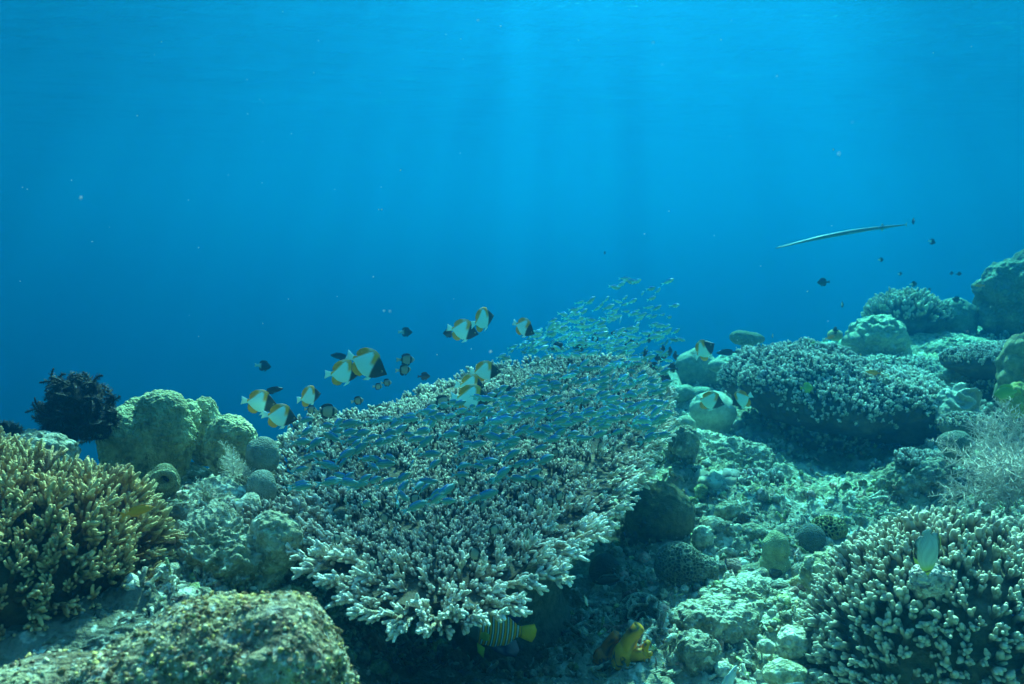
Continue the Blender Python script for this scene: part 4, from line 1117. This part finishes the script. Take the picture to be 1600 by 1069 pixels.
# crust of turf, knobs and pale worm tubes on the boulder
def boulder_crust():
    q = np.random.default_rng(44)
    me = BOULDER.data; n = len(me.vertices); V = np.empty(n * 3); me.vertices.foreach_get("co", V); V = V.reshape(-1, 3)
    N = np.empty(n * 3); me.vertices.foreach_get("normal", N); N = N.reshape(-1, 3)
    w = V + np.array(BOULDER.location); see = ((-w / np.linalg.norm(w, axis=1)[:, None]) * N).sum(1) > -0.2
    dens = np.where(see, 0.25 + sstep(-0.1, 0.3, fbm(V, 26, 3, 0.6, 3)), 0); k = q.choice(n, 4200, p=dens / dens.sum())
    m = len(k); var = lump_variants(1, 4, 900) + stick_variants(3, 950)
    pal = np.array([(0.75, 0.48, 0.28), (1.75, 1.55, 1.25), (1.7, 1.25, 0.55), (1.0, 0.6, 0.5), (1.35, 1.05, 0.7)])[q.choice(5, m, p=(0.24, 0.24, 0.18, 0.1, 0.24))]
    idx = np.where(q.random(m) < 0.85, q.integers(0, 4, m), 4 + q.integers(0, 3, m))
    s = bulk(var, idx, V[k] + q.normal(0, 0.001, (m, 3)), frames(N[k] + q.normal(0, 0.5, (m, 3)), q.uniform(0, 6, m)), np.exp(q.normal(math.log(0.0024), 0.42, m)).clip(0.0012, 0.007), pal * q.uniform(0.7, 1.2, (m, 1)))
    add("crust", mesh("crust", s, M_rock), BOULDER)["kind"] = "stuff"
boulder_crust()

# lobed coral head at the upper left
def lobed_head():
    d = 2.42; u = d / FOC
    base = at(262, 775, d)
    root = empty("lobed_coral", base, "tall yellowish coral head of rounded lobes right of the black feather star", "coral")
    cf = mottle((0.26, 0.25, 0.13), (0.52, 0.50, 0.28), 14, 5, (0.16, 0.15, 0.08))
    for k, (px, py, w, h, dd, sd) in enumerate([(196, 694, 44, 62, 2.40, 1), (256, 672, 50, 66, 2.44, 2), (318, 664, 30, 46, 2.56, 3), (362, 690, 42, 44, 2.38, 4), (292, 655, 22, 36, 2.50, 6), (212, 655, 28, 36, 2.5, 8)]):
        uu = dd / FOC
        s = blob([((0, 0, 0), (w * uu, w * uu * 0.95, h * uu)), ((0, 0, -h * uu * 0.6), (w * uu * 0.8, w * uu * 0.8, h * uu * 0.9))], 5, 0.01,
                 (('low', 12, 0.012, sd), ('fbm', 40, 0.007, sd + 3), ('lump', 75, 0.007, sd)), cf)
        add("lobe", mesh("lobe", s, M_rough), root, None, Vector(at(px, py, dd) - base))
    s = blob([((0, 0, 0), (0.17, 0.12, 0.13)), ((0.12, 0, -0.03), (0.10, 0.1, 0.12))], 5, 0.02, (('fbm', 9, 0.03, 3), ('fbm', 30, 0.01, 5)), mottle((0.13, 0.13, 0.07), (0.25, 0.23, 0.13), 12, 9))
    add("base", mesh("base", s, M_rock), root, None, Vector(at(235, 775, 2.5) - base))
lobed_head()
egg = lambda a: mottle(tuple(0.85 * x for x in a), tuple(1.1 * x for x in a), 18, 3)
lump("dome_coral", "smooth grey egg-shaped coral, upper of two beside the table coral", 410, 708, 2.2, (25, 29), None, (('low', 9, 0.012, 3), ('fbm', 40, 0.004, 4)), mottle((0.22, 0.24, 0.19), (0.34, 0.35, 0.27), 20, 3), M_dome, 4, deep=1.0)
lump("dome_coral", "smooth grey egg-shaped coral, lower of two beside the table coral", 407, 764, 2.1, (24, 31), None, (('low', 8, 0.012, 6), ('fbm', 40, 0.004, 7)), mottle((0.20, 0.22, 0.18), (0.31, 0.33, 0.27), 20, 8), M_dome, 4)
# hollow sponge below the lobes
def hollow_sponge(px, py, d, rp, label):
    u = d / FOC
    root = empty("tube_sponge", at(px, py + rp, d), label, "sponge")
    b = np.array(root.location)
    s = blob([((0, 0, 0), (rp * u * 0.9, rp * u * 0.8, rp * u * 1.0))], 5, 0.0, (('low', 14, 0.016, 8), ('fbm', 40, 0.005, 4)), mottle((0.13, 0.12, 0.06), (0.27, 0.25, 0.13), 20, 3))
    add("body", mesh("body", s, M_dome), root, None, Vector(at(px - rp * 0.15, py + 6, d) - b))
    th = np.linspace(0, 2 * math.pi, 25)
    ctr = at(px + rp * 0.25, py - rp * 0.25, d) - np.array((0, rp * u * 0.62, 0)) - b
    ring = np.stack([np.cos(th) * rp * u * 0.42, 0.15 * np.cos(th) * rp * u, np.sin(th) * rp * u * 0.38], 1) + ctr
    s = tube(ring, rp * u * 0.20 * (1 + 0.15 * np.sin(th * 3)), 10, (0.33, 0.31, 0.17), close=False)
    add("rim", mesh("rim", s, M_dome), root)
    mouth_disc = blob([((0, 0, 0), (rp * u * 0.30, 0.006, rp * u * 0.28))], 3, 0, (), mottle((0.02, 0.02, 0.012), (0.03, 0.03, 0.02), 20, 1))  # near-black disc, stands in for the shade inside the opening
    add("mouth", mesh("mouth", mouth_disc, M_dome), root, None, Vector(ctr + np.array((0, 0.006, 0))))
hollow_sponge(256, 752, 2.12, 30, "round olive sponge with a dark open mouth below the lobed coral")

# reef rocks
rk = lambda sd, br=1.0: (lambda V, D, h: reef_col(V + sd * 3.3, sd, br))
RB = (('low', 7, 0.03, 3), ('fbm', 16, 0.03, 5), ('ridge', 28, 0.014, 7), ('lump', 40, 0.014, 4), ('fbm', 70, 0.010, 9))
def rock(label, px, py, d, rpx, sd, br=1.0, level=5, name="reef_rock", bumps=None, deep=1.0, amp=1.0, sit=False):
    bb = [(k, sc, a * amp * min(1.0, rpx[0] * d / FOC / 0.10), s2 + sd) for k, sc, a, s2 in (bumps or RB)]
    return lump(name, label, px, py, d, rpx, None, bb, rk(sd, br), M_rock, level, "rock", None, 0.03, deep, sit)
rock("craggy algae-grown rock heap between the bushy coral and the table coral", 335, 895, 1.86, (95, 80), 1, 1.0, 6, amp=1.5)
rock("yellow-green tufted rock lump at the left rim of the table coral", 428, 850, 1.86, (34, 42), 2, 1.1)
rock("jagged pale rock left of the lower grey dome", 330, 800, 2.18, (60, 48), 3, 1.15)
rock("low rock crest behind the bushy coral at the left edge", 30, 715, 2.05, (75, 40), 4, 0.9)
rock("shaded rock filling the gap behind the grey egg corals", 375, 770, 2.55, (80, 42), 31, 0.7)
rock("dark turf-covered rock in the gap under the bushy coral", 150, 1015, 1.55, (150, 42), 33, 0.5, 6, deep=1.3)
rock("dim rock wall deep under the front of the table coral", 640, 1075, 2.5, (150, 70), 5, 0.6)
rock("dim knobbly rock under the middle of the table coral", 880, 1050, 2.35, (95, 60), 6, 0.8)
rock("craggy rock ledge below the left end of the thicket coral", 1150, 735, 3.45, (62, 44), 7, 1.0)
rock("rock slab with a pale upper edge at the foot of the thicket", 1130, 752, 3.25, (40, 26), 8, 1.1)
rock("pale angular rock beside the shaded brown boulder", 1099, 842, 2.78, (18, 22), 9, 1.5, 4, sit=True)
rock("rounded tan rock lying behind the pale angular rock", 1119, 824, 2.95, (18, 15), 10, 1.0, 4, amp=0.4, sit=True)
rock("long low tan rock left of the yellow dome", 1177, 832, 2.95, (22, 12), 11, 1.1, 4, amp=0.4, sit=True)
rock("broad pale rubble hump in the middle of the gully", 1195, 945, 2.36, (95, 30), 12, 1.25, 6)
rock("round algae-covered boulder near the bottom edge", 1092, 1022, 2.08, (33, 34), 13, 0.75, sit=True)
rock("small yellowish lump against the algae-covered boulder", 1114, 1016, 2.05, (14, 18), 14, 1.0, 4, amp=0.4, sit=True)
rock("craggy rubble pile behind the algae-covered boulder", 1110, 970, 2.22, (70, 26), 15, 0.95)
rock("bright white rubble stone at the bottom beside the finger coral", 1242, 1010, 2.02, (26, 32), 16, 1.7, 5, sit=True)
rock("small round speckled stone left of the bright white stone", 1198, 1010, 2.05, (16, 12), 17, 1.2, 4, sit=True)
rock("flat pale slab right at the bottom of the gully", 1225, 1052, 1.95, (30, 16), 18, 1.5, 4)
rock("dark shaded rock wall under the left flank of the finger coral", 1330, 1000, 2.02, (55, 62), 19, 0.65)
rock("weedy rock bank left of the finger coral", 1310, 905, 2.25, (50, 36), 20, 1.15)
rock("dark rock pillar standing at the right of the gully", 1412, 785, 3.0, (42, 52), 21, 0.8, 5)
rock("lumpy rock shoulder right of the dark pillar", 1455, 762, 2.95, (34, 42), 22, 1.0, 5)
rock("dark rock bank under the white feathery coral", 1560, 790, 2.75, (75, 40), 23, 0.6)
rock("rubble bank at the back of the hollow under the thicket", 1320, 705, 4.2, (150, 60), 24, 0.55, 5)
rock("shaded rock holding up the yellow knobbly coral at the right edge", 1598, 668, 3.2, (42, 44), 35, 0.8)
rock("low green rubble slope behind the donut corals", 1500, 600, 4.4, (90, 26), 25, 1.0, 5)
rock("pale rubble ridge on the far right slope", 1480, 560, 5.0, (110, 34), 26, 1.0, 5)
rock("rubble patch by the rim right of the table coral", 1090, 700, 3.6, (46, 26), 27, 1.25, 5)
rock("small lumpy stone at the lower rim of the gully shade", 1140, 800, 3.0, (22, 14), 28, 1.1, 4, sit=True)
rock("dark rock knob under the far end of the table coral", 1068, 690, 3.3, (22, 26), 29, 0.8, 4)

lump("brown_boulder_coral", "large dark brown round coral half hidden under the table coral's right side", 1030, 805, 2.95, (54, 54), None, (('low', 7, 0.012, 2), ('fbm', 45, 0.007, 3), ('lump', 60, 0.004, 3)), mottle((0.13, 0.115, 0.06), (0.19, 0.165, 0.085), 12, 3), M_dome, 5)
lump("honeycomb_coral", "low dark honeycomb coral in the table coral's shade", 1062, 884, 2.62, (50, 36), [((0, 0, 0), (38, 36, 34)), ((26, 0, -8), (34, 30, 26))], (('honey', 95, 0.004, 2), ('low', 9, 0.006, 4)), valley((0.06, 0.065, 0.05), (0.32, 0.34, 0.26), 0.008), M_dome, 6, sit=True)
lump("dark_dome_coral", "small dark round coral under the table coral beside a fish tail", 945, 898, 2.72, (25, 32), None, (('low', 9, 0.005, 5),), mottle((0.09, 0.075, 0.06), (0.13, 0.11, 0.085), 15, 3), M_dome, 4)
lump("maze_coral", "small coral with winding pale ridges in front of the shaded honeycomb coral", 1002, 958, 2.38, (32, 27), None, (('maze', 34, 0.008, 2),), valley((0.05, 0.05, 0.04), (0.42, 0.44, 0.36), 0.008), M_dome, 6, sit=True)
lump("yellow_dome_coral", "smooth yellowish dome coral with dimples in the middle of the gully", 1212, 866, 2.55, (24, 36), [((0, 0, 4), (23, 22, 32)), ((0, 0, -16), (25, 24, 22))], (('low', 16, 0.004, 12), ('low', 34, 0.005, 4)), mottle((0.38, 0.38, 0.20), (0.47, 0.47, 0.26), 14, 3), M_dome, 5, sit=True)
lump("dark_dome_coral", "dark grey round coral just behind the yellow dome coral", 1266, 843, 2.82, (24, 26), None, (('low', 10, 0.005, 7),), mottle((0.12, 0.14, 0.12), (0.17, 0.19, 0.16), 15, 3), M_dome, 4, sit=True)
lump("honeycomb_coral", "yellow honeycomb coral behind the dark grey round coral", 1294, 826, 2.92, (28, 18), None, (('honey', 82, 0.005, 5),), valley((0.05, 0.05, 0.03), (0.46, 0.42, 0.18), 0.006), M_dome, 6, sit=True)
lump("honeycomb_coral", "pale green fine-celled dome coral touching the finger coral", 1376, 850, 2.62, (33, 24), None, (('honey', 110, 0.003, 8),), valley((0.15, 0.16, 0.09), (0.40, 0.42, 0.25), 0.004), M_dome, 6, sit=True)
lump("crusted_knob", "pale speckled coral knob in the finger coral that the feeding fish pecks", 1453, 905, 1.72, (30, 26), None, (('fbm', 60, 0.006, 8), ('lump', 110, 0.004, 3)), mottle((0.30, 0.24, 0.20), (0.62, 0.58, 0.50), 50, 3, (0.12, 0.09, 0.08)), M_rough, 5)

# right slope
lump("great_dome_coral", "big round green coral on the skyline behind the thicket", 1371, 532, 4.75, (47, 44), [((0, 0, 0), (45, 42, 38)), ((22, -8, -26), (26, 28, 24)), ((-26, -6, -24), (24, 26, 22))], (('ridge', 9, 0.014, 3), ('fbm', 34, 0.016, 5), ('lump', 22, 0.028, 6)), mottle((0.30, 0.34, 0.24), (0.46, 0.50, 0.36), 8, 3), M_rough, 5)
lump("knob_coral", "low round coral at the left foot of the big round coral", 1335, 535, 4.7, (20, 16), None, (('lump', 18, 0.01, 2),), mottle((0.28, 0.30, 0.22), (0.40, 0.42, 0.30), 9, 3), M_rough, 4)
lump("knob_coral", "small yellowish coral knob on the thicket's crest", 1304, 524, 4.5, (12, 9), None, (('low', 12, 0.006, 2),), egg((0.45, 0.42, 0.22)), M_dome, 4)
lump("round_head_coral", "shaded round coral head with a ribbed flank right of the knobbly clump", 1492, 502, 5.4, (33, 34), None, (('ridge', 8, 0.014, 13), ('lump', 12, 0.02, 3)), mottle((0.20, 0.24, 0.18), (0.32, 0.36, 0.27), 7, 3), M_rough, 5)
lump("tall_bommie", "tall dark coral bommie at the far right edge", 1590, 470, 5.2, (62, 82), [((0, 0, 0), (58, 60, 70)), ((-28, -4, 18), (34, 36, 36)), ((14, -10, 40), (40, 40, 40)), ((20, 0, -60), (50, 60, 70))], (('lump', 9, 0.06, 3), ('fbm', 14, 0.03, 5), ('fbm', 40, 0.01, 6)), mottle((0.13, 0.15, 0.11), (0.24, 0.26, 0.19), 8, 3), M_rough, 6)
def donut(px, py, d, r, label):
    def c(V, D, h): return mottle((0.55, 0.58, 0.44), (0.68, 0.70, 0.54), 20, 3)(V, D, h)
    u = d / FOC
    D, F = icosphere(5)
    rad = D * np.array((r * u, r * u * 0.9, r * u * 0.66))
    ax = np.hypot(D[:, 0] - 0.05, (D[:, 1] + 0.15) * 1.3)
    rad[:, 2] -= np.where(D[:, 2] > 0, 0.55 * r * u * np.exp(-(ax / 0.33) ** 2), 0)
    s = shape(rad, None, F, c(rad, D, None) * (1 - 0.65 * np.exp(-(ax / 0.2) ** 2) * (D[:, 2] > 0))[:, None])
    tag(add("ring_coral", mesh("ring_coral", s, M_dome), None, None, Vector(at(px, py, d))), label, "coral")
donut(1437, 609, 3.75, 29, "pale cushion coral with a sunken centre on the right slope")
lump("cushion_coral", "small pale coral behind the sunken-centred cushion coral", 1452, 596, 3.95, (16, 10), None, (('low', 12, 0.004, 3),), egg((0.5, 0.53, 0.4)), M_dome, 4)
lump("lumpy_coral", "olive lumpy coral with yellow crust on the thicket's right shoulder", 1385, 605, 3.7, (30, 22), [((0, 0, 0), (20, 20, 20)), ((14, 0, -8), (18, 18, 14)), ((-16, 0, -4), (14, 14, 12))], (('lump', 22, 0.008, 3),), mottle((0.32, 0.32, 0.17), (0.46, 0.45, 0.22), 16, 3), M_dome, 5)
lump("folded_coral", "pale grey coral with two dark winding grooves on the right slope", 1497, 632, 3.55, (34, 30), [((0, 0, 0), (30, 28, 24)), ((12, 4, 8), (22, 22, 22)), ((-14, -4, -12), (24, 24, 20))], (('maze', 13, 0.012, 6), ('fbm', 40, 0.010, 3)), valley((0.40, 0.42, 0.36), (0.46, 0.48, 0.42), 0.01), M_dome, 5)
lump("lumpy_coral", "row of small brown coral lumps behind the grooved grey coral", 1490, 590, 3.95, (26, 12), [((-12, 0, 0), (13, 12, 10)), ((4, 0, 3), (14, 12, 11)), ((18, 0, -2), (11, 12, 10))], (('lump', 26, 0.01, 3),), mottle((0.24, 0.22, 0.14), (0.34, 0.31, 0.2), 16, 3), M_rough, 4)
lump("small_dome_coral", "small dark grey dome coral left of the white feathery coral", 1495, 693, 2.85, (26, 22), None, (('low', 9, 0.010, 3), ('fbm', 40, 0.006, 4)), mottle((0.20, 0.22, 0.17), (0.29, 0.30, 0.22), 22, 3), M_dome, 4)
lump("warty_coral", "tall warty yellowish coral at the right edge above the yellow-green fish", 1592, 582, 3.45, (34, 62), [((0, 0, 10), (30, 30, 48)), ((-14, -6, -20), (24, 24, 36)), ((16, 0, 30), (24, 24, 36))], (('lump', 17, 0.03, 4), ('fbm', 40, 0.004, 5)), mottle((0.27, 0.25, 0.14), (0.40, 0.37, 0.22), 14, 3), M_dome, 5)
lump("yellow_crust_coral", "yellow knobbly coral by the yellow-green fish at the right edge", 1590, 625, 3.1, (24, 28), None, (('lump', 30, 0.018, 5),), mottle((0.40, 0.36, 0.10), (0.55, 0.50, 0.18), 20, 3), M_dome, 5)
# rim at the back, between table and thicket
lump("block_coral", "blocky pale green coral on the rim behind the table coral's far end", 1090, 575, 4.5, (36, 34), [((0, 0, 0), (32, 30, 34)), ((10, 0, -10), (30, 30, 26))], (('low', 7, 0.03, 3), ('fbm', 18, 0.008, 5)), mottle((0.28, 0.33, 0.25), (0.38, 0.43, 0.33), 10, 3), M_dome, 5)
lump("shelf_coral", "tilted dim plate of coral on the skyline left of the thicket", 1168, 530, 5.0, (28, 16), [((0, 0, 0), (27, 16, 11)), ((-12, 0, 4), (16, 14, 10)), ((2, 6, -30), (12, 12, 34))], (('fbm', 18, 0.014, 5),), mottle((0.20, 0.22, 0.14), (0.28, 0.30, 0.2), 10, 3), M_rough, 4)
lump("turquoise_dome_coral", "bright pale dome coral with dark undercut flank left of the thicket", 1114, 642, 3.85, (36, 36), [((0, 0, 0), (36, 36, 32)), ((0, 2, -24), (28, 26, 30))], (('low', 8, 0.008, 3), ('fbm', 40, 0.003, 4)), mottle((0.42, 0.46, 0.36), (0.54, 0.57, 0.45), 12, 3), M_dome, 5)
lump("rim_coral", "small pale coral between the blocky coral and the bright dome", 1122, 572, 4.35, (16, 10), None, (('low', 14, 0.006, 4),), egg((0.42, 0.46, 0.36)), M_dome, 4)
lump("rim_coral", "pale coral lump half behind the table coral's right end", 1072, 668, 3.6, (16, 20), None, (('fbm', 22, 0.010, 4),), mottle((0.34, 0.36, 0.25), (0.46, 0.47, 0.33), 16, 2), M_dome, 4)
lump("lumpy_coral", "low green coral lumps below the blocky coral", 1085, 615, 4.3, (40, 16), [((-18, 0, 0), (22, 20, 14)), ((12, 0, -2), (24, 20, 13))], (('lump', 18, 0.016, 3),), mottle((0.22, 0.27, 0.2), (0.32, 0.37, 0.27), 12, 3), M_rough, 4)

# ------------------------------------------------------------------ gold-mouth sea squirts
def squirt(px, py, d, hpx, col, label, lean=0.0):
    d = seat(px, py); u = d / FOC; h = hpx * u * 1.1
    root = empty("sea_squirt", at(px, py, d), label, "sea squirt")
    c = np.array(col)
    def cf(V, D, hh):
        v = np.abs(noise(V, 38, 7)); k = np.tile(c, (len(V), 1)) * (1 + 0.25 * noise(V, 30, 3))[:, None]
        return k + (np.array((0.03, 0.02, 0.06)) - k) * sstep(0.07, 0.03, v)[:, None] * 0.85
    body = blob([((0, 0, 0.30 * h), (0.27 * h, 0.23 * h, 0.34 * h)), ((-0.04 * h, 0, 0.05 * h), (0.30 * h, 0.26 * h, 0.2 * h))], 4, 0.01, (('low', 30, 0.004, 2),), cf)
    add("body", mesh("body", body, M_squirt), root)
    for nm, pts, r0 in (("upper_siphon", [(0, 0, 0.42), (0.05, -0.03, 0.66), (0.14, -0.08, 0.86), (0.20, -0.12, 0.97)], 0.20), ("side_siphon", [(0.08, -0.05, 0.25), (0.24, -0.14, 0.32), (0.36, -0.2, 0.40)], 0.16)):
        p = np.array(pts) * h; k = len(p); p[:, 0] += lean * p[:, 2]
        r = np.linspace(r0, r0 * 0.66, k) * h; r[-1] *= 1.12
        inn = p[-1:] + (p[-2] - p[-1]) * np.array([[0.05], [0.9]]); 
        path = np.concatenate([p, inn]); rr = np.concatenate([r, [r[-1] * 0.72, r[-1] * 0.45]])
        s = tube(path, rr, 14, np.concatenate([np.tile(c * 1.1, (k, 1)), [(0.10, 0.06, 0.03)], [(0.02, 0.015, 0.02)]]), close=False)
        sc = cf(s[0], None, None); sc[k * 14:] = s[3][k * 14:]
        add(nm, mesh(nm, (s[0], s[1], s[2], sc), M_squirt), root)
squirt(976, 1040, 2.16, 62, (1.0, 0.38, 0.01), "bright yellow sea squirt with dark lines and two open mouths", 0.1)
squirt(943, 1042, 2.22, 52, (0.75, 0.20, 0.03), "dull orange sea squirt left of the bright yellow one", 0.15)
squirt(1006, 1030, 2.22, 28, (0.95, 0.42, 0.01), "small yellow sea squirt right of the bright yellow one", 0.0)

# ------------------------------------------------------------------ feather star and feathery soft corals
def feather_star(px, py, d, label, n=58, L=0.125, seed=3, spread=None, scale=1.0):
    q = np.random.default_rng(seed)
    root = empty("feather_star", at(px, py, d), label, "feather star")
    body = blob([((0, 0, 0), (0.022 * scale, 0.022 * scale, 0.016 * scale))], 3, 0, (('low', 60, 0.003, 2),), mottle((0.012, 0.012, 0.014), (0.02, 0.02, 0.02), 20, 1))
    add("centre", mesh("centre", body, M_dark), root)
    for k in range(n):
        v = q.normal(size=3) + np.array((-0.1, -0.1, 0.2)); v /= np.linalg.norm(v)
        side = np.cross(v, q.normal(size=3)); side /= np.linalg.norm(side)
        ln = L * scale * q.uniform(0.75, 1.15); t = np.linspace(0, 1, 12)
        ang = q.uniform(1.2, 3.4) * t ** 2.2 * q.choice([-1, 1])          # straight at first, the tip rolls in
        stp = np.cos(ang)[:, None] * v + np.sin(ang)[:, None] * side
        p = np.cumsum(stp, 0) * ln / 12 + np.array((-1, 0, 0.2)) * (0.08 * ln * t ** 2)[:, None]
        sh = [tube(p, np.linspace(0.0042, 0.0018, 12) * scale, 5, (0.006, 0.006, 0.008))]
        # pinnules: two rows of little side leaves
        V, T = [], []
        tt = np.linspace(0.08, 1.0, 56)
        pp = np.stack([np.interp(tt, t, p[:, i]) for i in range(3)], 1)
        dd = np.gradient(pp, axis=0); dd /= np.linalg.norm(dd, axis=1)[:, None]
        nn = np.cross(dd, side + 0.3 * v); nn /= np.linalg.norm(nn, axis=1)[:, None] + 1e-9
        for sgn in (-1, 1):
            for i in range(len(tt)):
                w = (0.019 * math.sin(math.pi * min(1, 0.25 + 0.75 * tt[i])) ** 0.6 + 0.002) * scale
                fi = q.uniform(-1.5, 1.5); bn = np.cross(dd[i], nn[i])           # bottle-brush, all round the arm
                a = sgn * (math.cos(fi) * nn[i] + math.sin(fi) * bn) + 0.5 * dd[i]; a /= np.linalg.norm(a)
                up = np.cross(a, dd[i]); b = len(V)
                V += [pp[i] - dd[i] * 0.0015 * scale, pp[i] + dd[i] * 0.0015 * scale, pp[i] + up * 0.0014 * scale, pp[i] + a * w]
                T += [(b, b + 1, b + 3), (b + 1, b + 2, b + 3), (b + 2, b, b + 3)]
        arm = add("arm", mesh("arm", sh[0], M_dark), root)
        add("pinnules", mesh("pinnules", shape(V, None, T, (0.007, 0.007, 0.009)), M_dark), arm)["kind"] = "stuff"
feather_star(126, 645, 2.22, "black feather star with curling arms perched on the lobed coral", 190, 0.125)
feather_star(14, 680, 2.35, "small dark feather star peeking over the coral at the left edge", 16, 0.05, 9)

def plume(seed, n1, hair, thick, col):
    q = np.random.default_rng(seed)
    t = np.linspace(0, 1, 8)
    b = q.normal(0, 0.22, 2)
    stem = np.stack([b[0] * t ** 2, b[1] * t ** 2, t], 1)
    s = [tube(stem, np.linspace(thick, thick * 0.4, 8), 5, col)]
    V, T = [], []
    for k in range(n1):
        u = 0.18 + 0.8 * k / n1
        o = np.array([np.interp(u, t, stem[:, i]) for i in range(3)])
        ph = k * 2.399; L = (0.46 - 0.3 * u) * q.uniform(0.7, 1.2)
        d = np.array((math.cos(ph), math.sin(ph), 0.75)); d /= np.linalg.norm(d)
        pth = np.array([o, o + d * L * 0.55, o + d * L + np.array((0, 0, 0.12 * L))])
        s.append(tube(pth, (thick * 0.5, thick * 0.35, thick * 0.2), 4, col))
        for h in range(hair):
            v = (h + 0.5) / hair; c = pth[0] * (1 - v) + pth[2] * v
            a = q.normal(size=3); a -= d * (a @ d) * 0.6; a /= np.linalg.norm(a); w = 0.075 * q.uniform(0.6, 1.2)
            e = np.cross(a, d); e /= np.linalg.norm(e) + 1e-9; n = len(V); z = 0.0035
            V += [c - d * z, c + d * z, c + e * z, c + a * w]; T += [(n, n + 1, n + 3), (n + 1, n + 2, n + 3), (n + 2, n, n + 3)]
    return s[0], join(s[1:] + [shape(V, None, T, col)])
def feathery(name, label, base, items, col, seed, hair=9, n1=26, thick=0.028):
    root = empty(name, base, label, "soft coral")
    b = np.array(base)
    for k, (px, py, d, tx, ty, dt) in enumerate(items):
        p0 = at(px, py, d); p1 = at(tx, ty, dt); v = p1 - p0; L = np.linalg.norm(v)
        s = plume(seed + k, n1, hair, thick, col)
        M = frames(v[None], np.array([k * 1.3]))[0]
        pl = add("stem", mesh("stem", moved(s[0], M, p0 - b, L), M_plume), root)
        add("feathers", mesh("feathers", moved(s[1], M, p0 - b, L), M_plume), pl)["kind"] = "stuff"
feathery("feathery_coral", "large white feathery soft coral spreading at the right edge", at(1590, 760, 2.35),
         [(1590, 760, 2.35, 1560, 640, 2.3), (1600, 750, 2.35, 1600, 630, 2.35), (1585, 755, 2.32, 1530, 690, 2.25), (1590, 765, 2.3, 1500, 735, 2.2), (1590, 768, 2.3, 1488, 770, 2.2), (1595, 760, 2.3, 1570, 690, 2.15),
          (1600, 765, 2.3, 1545, 725, 2.1), (1605, 755, 2.35, 1640, 660, 2.3), (1600, 770, 2.3, 1590, 720, 2.1), (1590, 770, 2.28, 1530, 775, 2.12), (1590, 745, 2.35, 1535, 655, 2.4), (1605, 770, 2.3, 1620, 720, 2.1)], (0.60, 0.54, 0.50), 500, 14, 40, 0.012)
feathery("feathery_coral", "tuft of white feathery soft coral left of the grey egg corals", at(368, 748, 2.26),
         [(368, 748, 2.26, 352, 712, 2.2), (370, 748, 2.26, 372, 700, 2.22), (372, 748, 2.26, 392, 716, 2.22), (368, 750, 2.24, 360, 722, 2.14), (370, 750, 2.24, 384, 728, 2.16)], (0.66, 0.62, 0.54), 540, 14, 34, 0.02)
feathery("feathery_coral", "thin feathery tuft on the rubble below the lobed coral", at(322, 812, 2.05),
         [(322, 812, 2.05, 318, 742, 2.0), (324, 812, 2.05, 340, 768, 2.0), (320, 812, 2.05, 302, 770, 2.0), (326, 812, 2.04, 352, 786, 1.98)], (0.6, 0.58, 0.48), 560, 12, 30, 0.02)
feathery("feathery_coral", "sparse pale feathery tuft on the grooved grey coral", at(1490, 665, 3.3),
         [(1490, 668, 3.3, 1478, 640, 3.25), (1492, 668, 3.3, 1496, 638, 3.25), (1494, 668, 3.3, 1512, 645, 3.25)], (0.6, 0.58, 0.52), 570, 12, 26, 0.02)
